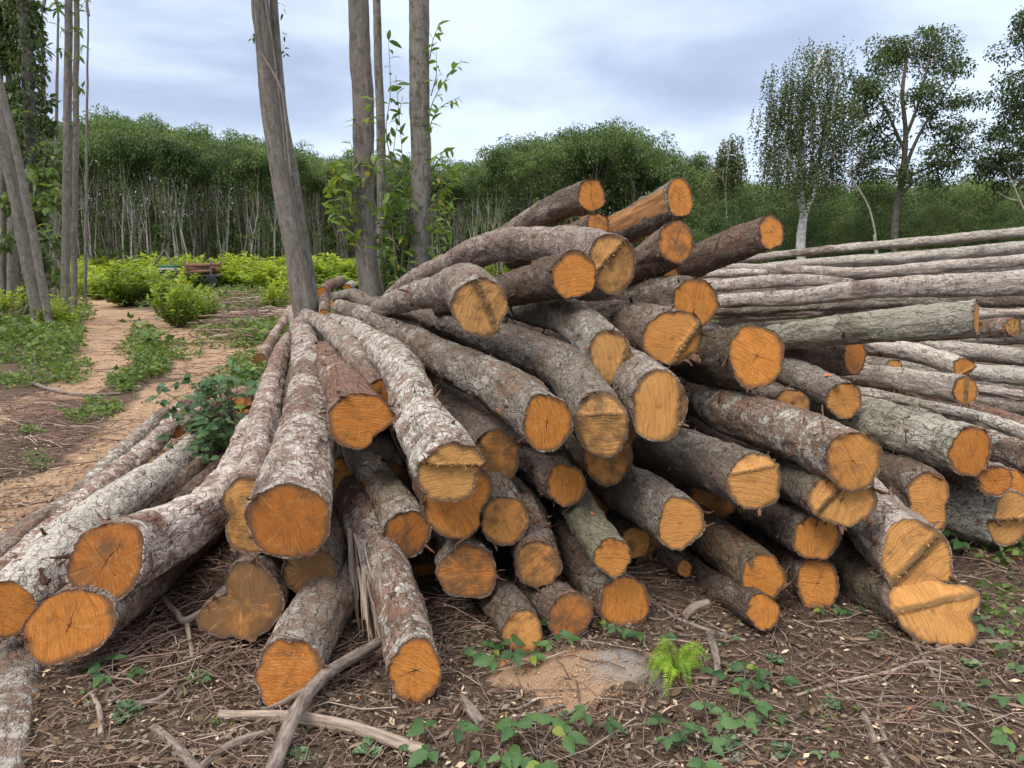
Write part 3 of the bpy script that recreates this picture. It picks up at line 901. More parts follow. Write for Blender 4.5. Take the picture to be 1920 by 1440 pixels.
log('bent whitish log with cracked kidney shaped end behind the large one', [(466,966,3.05,108),(487,870,3.5,70),(496,786,4.2,58),(513,713,5.2,42),(530,662,6.3,32),(541,637,7.2,26)], W, (.6,.55), asp=(.9,1.22), lobes=((190,30,-.12),(250,35,.08),(150,25,-.05)), crack=5, tilt=.55, nrm_px=(-.15,0), curls=16)
log('white barked log curving away from a broad orange end, lower left', [(200,1055,2.72,134),(255,1028,2.88,122),(335,987,3.1,104),(408,925,3.6,78),(446,862,4.3,54),(470,800,5.2,44)], (.95,.25,0), (-.95, .45), asp=(.92,1.08), tilt=.62, curls=16, crack=60, saw=25)
log('log with flat orange end below the broad white barked log', [(131,1172,2.6,134),(200,1128,2.85,122),(300,1050,3.4,98),(420,960,4.3,70)], GY, (-.35, .25), asp=(1.08,.95), tilt=.6, crack=80, saw=10, curls=14)
log('flaky white log cut off by the left picture edge', [(2,1147,2.72,108),(80,1062,3.1,100),(170,985,3.7,86),(262,917,4.4,70),(335,862,5.2,56),(365,838,5.5,50)], (.98,.4,0), (-.4, .3), tilt=.5, curls=40)
log('thin pale pole nearest the sandy track', [(-40,1070,3.3,46),(60,988,3.7,42),(131,943,4.2,38),(248,830,5.3,32),(309,774,6.2,27)], W, OS, curls=18)
log('thin pale pole between the track edge pole and the flaky white log', [(-30,1105,3.1,48),(90,1000,3.7,44),(204,902,4.6,40),(292,827,5.5,33),(350,757,6.8,27),(400,730,7.6,22)], W, OS, curls=22)
log('pale pole ending behind the bramble on the left', [(262,958,4.3,38),(335,908,4.8,36),(384,868,5.3,33),(440,800,6.3,26)], W, OS, curls=10)
log('brown pole under the bramble beside the white barked log', [(320,950,4.5,28),(388,894,5.0,26),(450,830,6.0,22)], BR, OS, curls=6)
log('whitish pole half under the bramble, by the track', [(330,808,6.0,26),(400,760,6.9,24),(455,735,7.6,22)], W, OS, curls=8)
log('short pale log behind the bramble with stub of a red end', [(452,758,6.6,40),(480,735,7.2,36),(520,700,8.2,28)], (.7,.8,0), O, curls=8)
log('grey smooth pole leaving the picture at the lower left corner', [(-40,1560,1.85,110),(5,1400,2.2,92),(30,1310,2.5,86),(52,1225,2.9,82),(95,1150,3.4,70)], (.8,.55,0), O, curls=14)
log('dark stained kidney shaped end standing over the brushwood', [(453,1128,2.82,134),(478,1080,3.2,112),(510,1000,3.9,88),(550,920,4.7,70)], (.5,.5,0), BS, asp=(1.06,1.0), lobes=((150,30,-.58),(203,24,.22),(80,30,.08)), tilt=.55, saw=10, curls=22)
log('log with black stain on its end, wedged below the large whitish log', [(580,1071,3.0,96),(612,1020,3.4,88),(640,950,4.0,74)], DK, (.2,.86), asp=(1.08,.94), curls=8)
log('log lying on the ground with oval orange end, front left', [(541,1262,2.44,116),(590,1165,2.8,108),(628,1075,3.3,98),(660,980,4.0,82)], (.45,.4,.1), (-.45, .28), asp=(1.05,1), tilt=.62, saw=80, curls=8)
log('pale log sloping to the ground with tall orange end, nearest of all', [(778,1258,2.45,100),(747,1120,2.85,90),(700,1012,3.25,80),(655,930,3.8,70)], (.85,.5,0), (-.15, .3), asp=(1.0,1.05), tilt=.6, lobes=((60,25,.06),(200,25,-.07)), curls=18, crack=190, saw=60)
log('greenish log with dark orange end split in three', [(764,1000,3.1,88),(729,933,3.5,76),(692,872,4.1,66),(665,830,4.7,58)], (.65,.35,.4), (-.7, .5), asp=(1,1.02), crack=50, curls=12)
log('log with round end below the wavy edged one', [(946,976,3.1,92),(920,915,3.6,80),(885,850,4.5,64)], BR, (.35, .45), asp=(.95,1.05), curls=10)
log('wide dark round end in the shade under the stepped log', [(878,1072,3.0,106),(862,1020,3.5,96),(840,950,4.4,78)], DK, (-.5, .6), asp=(1.04,.96), curls=6)
log('small orange end behind the tall orange end, split across', [(798,1087,3.5,68),(770,1040,4.0,64),(740,990,4.6,56)], DK, (-.5, .35), crack=0, curls=4)
log('brown end in the shade above the small sawn greenish log', [(1008,1058,3.05,88),(984,965,3.6,82),(955,900,4.4,66)], (.4,.5,0), (.3,.62), asp=(1,.96), curls=14)
log('log with pale blotched end low beside the bramble leaves', [(980,1184,2.75,78),(942,1129,3.1,76),(895,1072,3.7,70)], DK, (.5,.35), curls=8, asp=(1,1.03))
log('log with rusty half dark end above the sandy mound', [(1069,1155,2.88,84),(1004,1108,3.3,86),(940,1040,3.9,78)], BR, (-.9, .6), asp=(.97,1.04), curls=6)
log('log with round bright orange end low in front, above the mound', [(1171,1129,3.05,96),(1111,1087,3.4,88),(1055,1015,3.9,80),(1010,940,4.6,68)], (.35,.6,.05), (0,.12), asp=(.98,1.0), saw=0, curls=12)
log('slim smooth green log with orange spot and small orange end', [(1148,1044,2.95,70),(1102,978,3.35,67),(1068,915,3.8,60),(1045,880,4.2,55)], (.55,.05,1.0), (.15, .12), asp=(.96,1.04), paint=(.30,95,.013), curls=2, smooth=0.85)
log('small stubby log with orange end in the dark middle of the pile', [(1062,909,3.35,74),(1015,885,3.8,66),(950,850,4.6,54)], DK, (0,.3), asp=(1,1.03), curls=14)
log('wide brown end in shadow left of the split round end', [(930,855,3.5,92),(888,800,4.1,82),(830,735,5.0,64)], BR, (.3,.66), asp=(1,1.04), curls=22)
log('brown end mostly hidden beneath the ringed tan end', [(1140,860,3.45,96),(1090,810,4.0,84),(1030,760,4.8,66)], DK, (.3,.6), curls=20)
log('brown bark log with plain round tan end, centre right', [(1276,981,3.15,94),(1200,927,3.6,90),(1110,882,4.3,76),(1060,860,4.8,66)], (.32,.25,.1), (.4,.15), asp=(.95,1.06), curls=4, smooth=0.6)
log('log with hooded yellowish end below the large right log', [(1415,904,3.2,104),(1333,876,3.6,100),(1244,848,4.0,92),(1160,822,4.6,80)], (.35,.35,.05), (.6,.25), asp=(.98,1.02), notch=(100,.42,.0,.5,.05,.06), curls=18, smooth=0.35)
log('large log with wide tan end, crossing the right of the pile', [(1599,864,3.0,106),(1471,803,3.5,98),(1367,766,4.0,90),(1240,722,4.9,74)], (.6,.45,.05), (.35,.4), asp=(.96,1.06), curls=34, crack=120, saw=35, tilt=.35)
log('log with round orange end low right, bark patch torn near the end', [(1433,1082,3.1,84),(1378,1040,3.4,84),(1320,990,3.9,80),(1260,940,4.5,70)], (.25,.4,.25), (0,.12), asp=(.95,1.04), curls=4)
log('thin log on the ground below the round low right end', [(1431,1147,2.93,64),(1347,1102,3.35,60),(1260,1045,4.0,54)], DK, (0,.3), curls=4)
log('log with end sawn across by two cracks, right of the round end', [(1532,1094,3.2,88),(1484,1065,3.6,82),(1400,1015,4.2,72)], BR, (.1,.25), asp=(.88,1.06), crack=175, curls=10)
log('log with half hidden orange end under the broken log', [(1531,1006,3.2,86),(1460,970,3.7,80),(1380,930,4.3,68)], DK, (.1,.25), curls=10, saw=5)
log('broken log with two level tan end and hanging bark, under the large log', [(1578,938,3.05,110),(1510,902,3.5,104),(1410,858,4.2,90)], BR, (.6,.3), asp=(1.08,.84), notch=(140,.32,-.10,.1,.1,.12), curls=44, crack=65, fringe=16)
log('stout log with end torn by a slanting ridge, right front', [(1718,1049,2.98,126),(1648,985,3.4,114),(1560,890,4.2,94),(1510,850,4.8,80)], (.72,.35,.05), (.6,.3), asp=(.92,1.18), notch=(-38,.02,.10,-.1,.12,.15), tilt=.5, curls=18)
log('mossy log with star shaped yellow end resting on the ground', [(1752,1146,2.86,122),(1665,1108,3.2,112),(1580,1040,3.8,96),(1520,985,4.4,84)], (.1,.2,.5), (.55,.2), asp=(1.1,.98), lobes=((28,20,.28),(-38,20,.14),(-5,18,-.16),(150,22,.10),(-110,28,.06)), notch=(108,.20,.05,.9,.07,.08), tilt=.55, saw=20, curls=8)
log('log sawn on a long slant, tan oval end between two logs', [(1739,945,3.5,86),(1680,890,4.0,78),(1600,842,4.7,64)], BR, (.45,.25), asp=(.72,1.4), curls=14, saw=80, tilt=.3)
log('log with two stepped yellow cuts at the right picture edge', [(1900,975,3.7,96),(1813,955,3.9,96),(1720,925,4.4,84)], (.62,.3,.05), (.65,.2), asp=(.95,1.1), notch=(-90,.0,.28,.0,.14,.10), tilt=.3, curls=10)
log('greenish log with striped orange end, right of the large log', [(1819,847,3.6,84),(1700,812,4.0,84),(1596,782,4.5,76),(1520,760,5.1,66)], (.60,.35,.45), (-.35, .28), asp=(.95,1.08), saw=30, curls=20)
log('log with round striped end cracked at its foot, right edge', [(1865,901,3.6,58),(1783,878,4.0,54),(1680,845,4.6,46)], GY, (-.5, .25), asp=(1,1), crack=-60, curls=10)
log('small end half behind the round striped end', [(1897,908,3.85,54),(1820,880,4.3,46)], GY, O, curls=4)
log('log with oval tan end and orange dab on smooth bark', [(1582,751,4.2,68),(1512,713,4.7,62),(1430,675,5.3,52)], (.65,.2,.1), (.4,.3), asp=(.9,1.05), paint=(.18,110,.022), curls=6, smooth=0.6)
log('log with cracked brown end just above the large right log', [(1487,757,4.15,56),(1417,743,4.6,52),(1330,722,5.2,46)], BR, (.5,.5), asp=(1.1,.95), crack=80, curls=12)
log('small orange end peeping over the large right log', [(1382,747,4.5,36),(1310,735,5.0,32)], BR, O, curls=10)
log('log with round orange end under the long grey green pole', [(1602,670,4.7,58),(1512,668,4.95,54),(1400,662,5.4,48)], DK, (-.6, .35), asp=(.9,1.1), saw=120, curls=3)
log('long grey green pole with upright oval orange end at right', [(1831,597,4.0,62),(1700,607,4.2,60),(1575,618,4.55,54),(1460,632,5.0,48),(1350,645,5.6,40)], (.80,.08,.55), (.1,.1), asp=(1,1.1), tilt=.05, curls=5, smooth=0.6)
log('thin pole stub with small tan end below the grey green pole', [(1675,687,5.2,28),(1600,680,5.6,26)], GY, (.6,.4), curls=2)
log('pale pole with splintered orange end, right', [(1806,690,4.9,40),(1720,662,5.3,37),(1630,645,5.9,30)], (.9,.1,0), (.2,.2), notch=(-60,.5,.0,.3,.2,.15), curls=6)
log('grey pole with notched orange end beneath the splintered one', [(1813,732,4.6,48),(1700,713,5.0,44),(1590,700,5.6,36)], (.6,.15,.1), (.2,.3), asp=(.9,1.1), notch=(180,.0,.2,.1,.12,.1), curls=8)
log('pole with small grey end behind the grey green pole', [(1900,613,5.4,35),(1780,622,5.8,31),(1600,640,6.6,24)], GY, (.6,.6), curls=4)
log('thin green pole lying across the right of the pile', [(2010,845,3.9,29),(1880,797,4.2,26),(1728,759,4.8,23),(1600,733,5.4,18)], (.65,.1,.6), O, curls=6, name='pole', cat='pole')
log('shaggy whitish pole beside the thin green pole', [(2010,835,4.2,38),(1815,768,4.9,34),(1690,732,5.4,31),(1575,703,6.0,26)], (.85,.5,0), O, curls=30, name='pole', cat='pole')
log('small orange end under the dabbed smooth log', [(1562,710,5.0,32),(1500,700,5.5,28)], BR, O, curls=4)
log('small orange end peeping over the greenish striped log', [(1748,788,4.4,36),(1690,776,4.7,34),(1610,757,5.3,30)], W, O, curls=6)
log('whitish log running off to the right below the thin green pole', [(2000,880,4.0,66),(1890,846,4.35,62),(1800,822,4.8,56)], W, O, curls=14)
log('dark pole under the shaggy pole, right edge', [(2000,855,4.6,38),(1880,817,5.0,34),(1790,793,5.5,30)], DK, O, curls=10)

# --- the stack of long poles on the right
RG = 'poles in the right hand stack'
def pole(label, pts, bp=(.8, .12, .08), curls=14, seedr=None):
    bp = (bp[0], min(bp[1], .10), max(bp[2], .12))
    pts = [tuple(q) for q in pts]
    if pts[0][0] > 2000:      # the poles run on well past the picture edge
        (x0, y0, Y0, d0), (x1, y1, Y1, d1) = pts[0], pts[1]
        k = 430. / (x0 - x1)
        pts.insert(0, (x0 + 430, y0 + (y0 - y1) * k * .8, Y0 + (Y0 - Y1) * k * .6, d0 * 1.12))
    log(label, pts, bp, OS, curls=curls // 2, group=RG, name='pole', cat='pole', tilt=0, fine=.8, fringe=0, smooth=float(np.random.default_rng(len(label) + int(pts[0][1])).uniform(.0, .3)))
pole('topmost pole of the right stack, against the trees', [(2090,424,8.2,21),(1920,436,8.4,20),(1700,454,8.7,18),(1492,474,9.1,15),(1300,498,9.6,12)])
pole('second pole from the top of the right stack, peeled in places', [(2090,447,7.8,28),(1920,465,8.0,27),(1700,484,8.3,24),(1492,497,8.7,20),(1350,509,9.2,15)])
pole('third pole from the top of the right stack, pale and wavy', [(2090,478,7.4,22),(1920,487,7.6,21),(1740,502,7.9,22),(1620,511,8.2,20),(1492,506,8.5,18),(1350,500,9.0,13)])
pole('short pole ending under the third pole of the right stack', [(1600,532,7.7,17),(1530,527,7.8,22),(1430,530,8.0,24),(1280,541,8.3,22)])
pole('thin pole at the left head of the right stack, below three long ones', [(1440,512,8.3,15),(1360,513,8.5,16),(1270,519,8.8,15)])
pole('thickest long pole of the right stack, running off the picture edge', [(2090,514,5.9,54),(1920,528,6.2,48),(1800,533,6.5,43),(1660,541,6.8,37),(1500,558,7.3,30),(1330,566,7.9,24)], (.78,.4,.05))
pole('dark pole right under the thickest one of the right stack', [(2090,560,6.5,28),(1920,563,6.8,27),(1700,566,7.2,25),(1570,571,7.6,21),(1340,583,8.2,18)], (.45,.5,.1))
pole('pale thin pole second below the thickest one of the right stack', [(1960,590,7.0,20),(1800,579,7.3,20),(1575,586,7.8,17),(1350,601,8.4,14)])
pole('narrow pole third below the thickest one of the right stack', [(1650,578,7.5,14),(1500,585,7.8,14),(1330,592,8.4,13)], (.7,.4,0))
pole('pole seen right of the oval orange end, level with its top', [(2080,588,6.9,22),(1920,589,7.0,20),(1740,598,7.4,18)], (.6,.4,.1))
pole('pole with brown scars right of the splintered end', [(2090,690,5.5,40),(1920,669,5.8,37),(1800,657,6.1,34),(1690,642,6.4,28),(1590,632,6.9,22)], (.75,.55,0), 10)
pole('smooth grey pole right of the notched orange end', [(2090,724,5.1,34),(1920,706,5.4,33),(1820,697,5.7,31),(1690,690,6.3,26)], (.85,.1,.1), 4)
pole('thin pale pole low in the right stack above the dark hollow', [(2090,764,5.0,22),(1920,743,5.3,20),(1835,730,5.5,18),(1700,718,6.1,16)], (.9,.15,0), 4)
pole('pole half hidden under the small grey end', [(2090,644,6.3,24),(1920,636,6.6,22),(1830,639,6.9,20),(1690,652,7.3,18)], (.7,.3,.1), 5)
# poles that only show in the gaps of the right stack
for k, (x0, y0, x1, y1, Y, d) in enumerate([(2090,498,1290,530,8.9,20),(2090,540,1290,548,8.5,22),(2090,600,1310,612,8.0,22),(2090,622,1340,625,7.6,22),(2090,668,1380,650,7.0,28),(2090,700,1480,690,6.6,30),(2090,750,1560,720,6.2,34),(2090,790,1640,740,5.6,40),(2090,820,1700,790,5.6,44),(2090,452,1300,512,9.4,16),(2090,520,1290,522,9.2,20),(2090,570,1290,560,8.9,22),(2090,900,1740,880,4.6,60)]):
    pole('pole showing only in the dark gaps between the stacked poles', [(x0,y0,Y-.4,d*1.15),((x0+x1)/2,(y0+y1)/2+(k%3-1)*3,Y,d),(x1,y1,Y+.5,d*.8)], (.5,.4,.1), 5)

# --- logs seen only between the others, inside the heap
for x0, y0, Y0, x1, y1, Y1, d in [(1190,800,4.1,1050,700,5.6,90),(1340,930,4.0,1200,860,5.2,90),(1100,960,3.9,1000,850,5.0,80),(1330,1010,4.0,1180,930,5.0,80),(830,1010,3.8,780,880,4.8,80),(1640,940,4.0,1500,850,5.2,90),(1150,720,4.6,1000,620,6.4,80),(1330,700,4.7,1180,620,6.2,80),(720,900,3.9,690,780,5.0,80),(1480,960,4.1,1330,880,5.2,80),(1200,560,5.6,1050,520,6.8,70),(1640,800,4.9,1500,740,6.0,60),(1225,1040,3.7,1100,950,4.8,70),(1400,870,4.1,1250,770,5.2,80),(980,870,4.2,860,740,5.6,80),(640,890,4.4,630,740,5.8,70),(1480,1030,4.2,1330,950,5.2,80),(880,765,4.7,700,632,7.2,70),(800,725,4.9,668,618,7.4,60),(960,725,4.7,780,612,7.2,70),(1000,652,5.4,820,582,7.8,60),(1085,640,5.7,900,577,7.8,60),(760,690,5.2,650,612,7.6,50),(870,640,5.8,720,585,8.2,50)]:
    log('dim log end deep inside the heap behind the front logs', [(x0,y0,Y0,d),(x1,y1,Y1,d*.75)], DK, (.3,.6), curls=4, tilt=.3)
log('thin log with small tan end low behind the round tan end', [(1283,1066,3.4,30),(1230,1035,3.8,40),(1160,990,4.4,44)], DK, (.2,.4), curls=3)
log('small log end beside the slim green log, half hidden', [(1192,1017,3.6,58),(1140,975,4.1,50),(1090,930,4.7,44)], DK, (.3,.4), curls=3)

# --- small log ends and poles at the back by the trunks
BG = 'short logs behind the first trunk'
def back(label, pts, bp=W, par=O):
    log(label, pts, bp, par, curls=4, group=BG)
back('back log lying towards the second trunk with dark cracked end', [(603,547,9.6,20),(620,535,10.4,19),(640,526,11.2,18)])
back('back log leaning against the second trunk, small orange end', [(651,541,9.8,16),(660,533,10.6,15)])
back('back log standing upright behind the orange round end', [(608,590,8.6,20),(609,568,9.2,20),(612,550,9.8,18)])
back('back log with tiny round orange end between the trunks', [(627,572,8.8,18),(645,566,9.6,17),(665,562,10.4,15)])
back('back log end low between the two first trunks', [(634,585,8.4,16),(655,580,9.2,15)])
log('whitish pole on the grass with hollow black end', [(488,675,10.6,25),(505,645,12.2,21),(530,605,15.5,16),(545,578,19,13)], W, (0,1.2), curls=8, group=BG)
log('short whitish pole beside the first trunk with orange end', [(553,628,10.6,15),(549,600,12.5,13),(546,582,15,11)], W, O, curls=4, group=BG)
log('small log end lying beyond the third trunk', [(818,494,9.6,18),(800,500,10.2,17),(780,510,11,16)], BR, O, curls=2, group=BG)

# torn wood shards beside the pale sloping log
mb = MB()
r_ = np.random.default_rng(5)
for k in range(26):
    x0 = 652 + r_.uniform(0, 62)
    yt = 1000 + r_.uniform(-15, 60) + (x0 - 652) * .9
    yb = yt + r_.uniform(90, 190)
    Y = 3.05 - (x0 - 652) * .004 + r_.uniform(-.05, .08)
    a, b, c = P(x0, yt, Y + .12)[0], P(x0 + 8 + r_.uniform(-4, 8), (yt + yb) / 2, Y)[0], P(x0 + 16 + r_.uniform(-8, 16), yb, Y - .12)[0]
    w = r_.uniform(.006, .017)
    tube(mb, [a, b, c], [w * .6, w, .0015], n=5, M=6, seed=k, lump=.3)
rt = empty('splintered_slab', P(690, 1150, 2.9)[0], 'torn slab of pale wood splinters hanging beside the sloping pale log', 'splinters')
mb.build('shard_bundle', M['old_wood'], rt, rt.location, smooth=False)
# ------------------------------------------------------------------ plantation trees
def trunk_mesh(mb, base, top_h, r0, lean=(0, 0), wig=.25, n=6, seed=0, forks=2, M_=14):
    """one slender stem with a few forks; returns branch tips"""
    r_ = np.random.default_rng(seed)
    k = 6
    z = np.linspace(0, top_h, k)
    pts = np.stack([base[0] + lean[0] * z + np.concatenate([[0], np.cumsum(r_.normal(0, wig / k ** .5, k - 1))]), base[1] + lean[1] * z + np.concatenate([[0], np.cumsum(r_.normal(0, wig / k ** .5, k - 1))]), z], -1)
    C, T, R = tube(mb, pts, np.linspace(1, .25, k) * r0, n=n, M=M_, seed=seed)
    tips = [C[-1]]
    for f in range(forks):
        i = int(r_.uniform(.38, .85) * (M_ - 1))
        a = r_.uniform(0, 6.28)
        L = r_.uniform(.18, .36) * top_h
        d = np.array([math.cos(a) * .42, math.sin(a) * .42, 1])
        p = np.array([C[i], C[i] + d * L * .45 + r_.normal(0, .12, 3), C[i] + d * L * np.array([.8, .8, 1])])
        tube(mb, p, [R[i] * .62, R[i] * .42, R[i] * .16], n=5, M=8, seed=seed + f + 1)
        tips.append(p[-1])
    return C, tips

def blob_leaves(mb, centres, radii, per, size, flat=.75, up=.6, seg=1, aspect=.42):
    """leaf sprays in clumps: the clumps hold many leaves at their outside, few inside"""
    for c, r in zip(centres, radii):
        k = int(per * r * r)
        if k < 1: continue
        d = rdir(k, .25)
        rad = r * rng.random(k) ** .42
        sub = vnoise(d * 2.6 + np.asarray(c) * 1.3, 3)
        keep = sub > -.32 + .25 * rng.normal(size=k)
        d, rad = d[keep], rad[keep]
        k = len(d)
        b = np.asarray(c) + d * rad[:, None] * np.array([1, 1, flat])
        ax = nrm(d * .7 + rng.normal(0, .55, (k, 3)) + np.array([0, 0, -.35]))
        nn = nrm(rng.normal(0, .55, (k, 3)) + np.array([0, 0, up + .5]))
        sz = size * rng.uniform(.6, 1.25, k)
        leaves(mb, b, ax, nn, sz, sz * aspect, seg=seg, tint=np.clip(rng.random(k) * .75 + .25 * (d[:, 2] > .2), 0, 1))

def plantation_proto(seed, edge=False):
    """slender coppice stems, bare below, with the leaves in a roof at the top; edge trees carry thin tiers of sprays too"""
    r_ = np.random.default_rng(seed)
    H = 11.
    tm = MB()
    tips, mids = [], []
    for q in range(r_.integers(2, 5) if edge else r_.integers(1, 4)):
        b = r_.normal(0, .30, 2)
        C, tp = trunk_mesh(tm, b, H * r_.uniform(.84, .97), r_.uniform(.045, .085), lean=r_.normal(0, .03, 2), wig=.62 if edge else .4, seed=seed * 10 + q, forks=int(r_.integers(3, 6)) if edge else 2)
        tips += tp
        mids.append(C)
    root = empty('plantation_tree', (0, 0, 0))
    tr = tm.build('trunk', M['pole_bark' if seed % 3 else 'dim_bark'], root)
    lm = MB()
    cs, rs = [], []
    for tpt in tips:
        for _ in range(2):
            if tpt[2] > H * .82:
                cs.append(tpt + r_.normal(0, .4, 3) * np.array([1, 1, .6])); rs.append(r_.uniform(.45, .85))
    for C in mids:
        for _ in range(8):
            i = int(r_.uniform(.88, 1.) * (len(C) - 1))
            cs.append(C[i] + r_.normal(0, .65, 3) * np.array([1.2, 1.2, .5])); rs.append(r_.uniform(.5, .9))
        for _ in range(14 if edge else 2):
            i = int(r_.uniform(.2, .78) * (len(C) - 1))
            cs.append(C[i] + r_.normal(0, .75, 3) * np.array([1, 1, .2])); rs.append(r_.uniform(.15, .40))
    blob_leaves(lm, cs, rs, 300, .22, flat=.7)
    cr = lm.build('crown', M['wood_leaf' if seed % 3 else 'wood_leaf2'], root)
    kids(root, tr, cr)
    return root

def bushy_proto(seed):
    """round broad-leaved tree in leaf nearly to the ground"""
    r_ = np.random.default_rng(seed)
    H = 8.
    tm = MB()
    C, tips = trunk_mesh(tm, (0, 0), H * .8, .16, wig=.4, seed=seed, forks=5)
    root = empty('broadleaf_tree', (0, 0, 0))
    tr = tm.build('trunk', M['dim_bark'], root)
    lm = MB()
    cs, rs = [], []
    for _ in range(46):
        z = r_.uniform(.08, .97)
        w = 2.5 * math.sin(math.pi * min(1, .18 + z * .82)) ** .6
        a, q = r_.uniform(0, 6.28), r_.uniform(.45, 1) * w
        cs.append([math.cos(a) * q, math.sin(a) * q, z * H]); rs.append(r_.uniform(.55, 1.2))
    blob_leaves(lm, cs, rs, 190, .23)
    cr = lm.build('crown', M['wood_leaf2' if seed % 3 == 2 else 'wood_leaf'], root)
    kids(root, tr, cr)
    return root

def place(proto, used, x, y, s, rz, label, cat, group, sz=None):
    o = proto if proto.name not in used else copy_tree(proto)
    used.add(proto.name)
    o.location = (x, y, float(gz(x, y)))
    o.rotation_euler = (0, 0, rz)
    o.scale = (s, s, sz or s)
    tag(o, label, cat, group)
    return o

protos = [plantation_proto(40 + q) for q in range(6)]
edges = [plantation_proto(60 + q, True) for q in range(7)]
bushy = [bushy_proto(70 + q) for q in range(5)]
used = set()
r_ = np.random.default_rng(3)
def xof(px, Y): return (px - 960) / F * Y
def rows(px0, px1, Y0, Y1, sp, nrow, gap, topline, labels, group, pr, H, jit=.35):
    for rw in range(nrow):
        Ya, Yb = Y0 + rw * gap, Y1 + rw * gap
        xa, xb = xof(px0, Ya), xof(px1, Yb)
        n = max(1, int(abs(xb - xa) / sp))
        for q in range(n):
            t = (q + .5 + r_.uniform(-jit, jit)) / n
            Y = Ya + (Yb - Ya) * t + r_.uniform(-.6, .6)
            X = xa + (xb - xa) * t
            px = 960 + X / Y * F
            top = np.interp(px, *topline) + r_.normal(0, 6) + 14 * math.sin(px * .021 + rw * 2) * math.sin(px * .057 + 1)
            hgt = 1.55 + (490 - top) / F * Y
            s = hgt / H
            pq = edges if (rw == 0 and pr is protos) else pr
            place(pq[int(r_.integers(len(pq)))], used, X, Y, max(.72, s * .95), r_.uniform(0, 6.28), labels[min(rw, len(labels) - 1)], 'tree', group, sz=s)
TL = ([-400, 60, 150, 220, 320, 420, 500, 600, 700, 860], [200, 225, 235, 216, 228, 262, 255, 292, 292, 312])
rows(-330, 872, 43, 60, 1.3, 7, 4.6, TL, ['pale slender tree on the plantation edge behind the green bushes', 'slender tree in the second rank of the dark plantation', 'slender tree deep inside the dark plantation'], 'plantation trees left of the pile', protos, 12.0)
TC = ([840, 900, 960, 1010, 1060, 1130, 1190, 1230, 1290, 1340], [318, 296, 264, 258, 252, 232, 244, 276, 300, 322])
rows(850, 1300, 56, 54, 1.5, 4, 4.6, TC, ['slender tree of the wood behind the top of the log pile', 'slender tree in the inner rank behind the log pile'], 'plantation trees behind the pile', protos, 12.0)
for px, top, Y in [(1085, 245, 57), (1135, 228, 58), (1180, 240, 57), (1215, 262, 56), (1255, 292, 55), (1010, 262, 59)]:
    h = 1.55 + (490 - top) / F * Y
    place(bushy[px % 5], used, xof(px, Y), Y, h / 8. * .85, px, 'broad round crowned tree rising over the log pile', 'tree', 'round crowned trees over the pile', sz=h / 8.6)
TR = ([1260, 1300, 1400, 1500, 1700, 1950, 2200], [300, 318, 340, 342, 336, 330, 320])
rows(1250, 2150, 49, 48, 1.9, 3, 3.5, TR, ['leafy tree in the low green wood behind the right hand stack', 'leafy tree in the back rank of the low green wood'], 'low wood behind the right hand stack', bushy, 8.6)
# scrub at the wood's foot on the right
for q in range(26):
    px = 1290 + q * 32
    Y = 43.5 + r_.uniform(-1, 1.5)
    place(bushy[q % 5], used, xof(px, Y), Y, .5, q * 1.3, 'rounded scrub bush at the foot of the green wood', 'bush', 'scrub before the green wood', sz=.42 + .09 * (q % 4))
for p_ in protos + edges + bushy:
    if p_.name not in used:
        place(p_, used, xof(300, 70), 70, 1, 0, 'slender tree deep inside the dark plantation', 'tree', 'plantation trees left of the pile')

# the wood behind, one mass of leaves and stems
wm = MB()
cs, rs = [], []
for q in range(1500):
    cs.append([r_.uniform(-90, 90), r_.uniform(88, 96) - (14 if q % 2 else 0) * (q % 7 > 3), r_.uniform(0, 6.5)]); rs.append(r_.uniform(1.0, 1.7))
for q in range(900):
    cs.append([r_.uniform(-70, 70), r_.uniform(64, 88), r_.uniform(0, 2.4)]); rs.append(r_.uniform(.8, 1.5))
for q in range(2800):
    x = r_.uniform(-80, 80)
    y = r_.uniform(88, 102)
    top = np.interp(960 + x / y * F, np.concatenate([TL[0], TC[0][1:-1], TR[0][1:]]), np.concatenate([TL[1], TC[1][1:-1], TR[1][1:]]))
    hz = (1.55 + (490 - top - 14) / F * y) * .92
    cs.append([x, y, (q / 2800. if q % 3 else r_.uniform(0, .3)) * hz]); rs.append(r_.uniform(1.2, 2.3))
blob_leaves(wm, cs, rs, 80, .55)
tag(wm.build('deep_woods', M['wood_leaf']), kind='stuff')

# ------------------------------------------------------------------ single trees on the right
def grow(mb, p, d, L, r, depth, seed, tips, spread=.6, droop=0., n=6, up=.15, split=(2, 4)):
    r_ = np.random.default_rng(seed)
    k = 5
    pts = [np.asarray(p, float)]
    dd = nrm(np.asarray(d, float))
    for q in range(k - 1):
        dd = nrm(dd + r_.normal(0, .13, 3) + np.array([0, 0, up - droop * depth * .1]))
        pts.append(pts[-1] + dd * L / (k - 1))
    tube(mb, pts, np.linspace(r, r * .58, k), n=n, M=9, seed=seed)
    if depth == 0:
        tips.append((pts[-1], dd)); tips.append((pts[2], dd))
        return
    for q in range(r_.integers(*split) + 0):
        a = nrm(dd + r_.normal(0, spread, 3))
        b = pts[int(r_.integers(2, k))] if q else pts[-1]
        grow(mb, b, a, L * r_.uniform(.55, .82), r * r_.uniform(.42, .62), depth - 1, seed * 7 + q + 1, tips, spread, droop, max(4, n - 1), up, split)

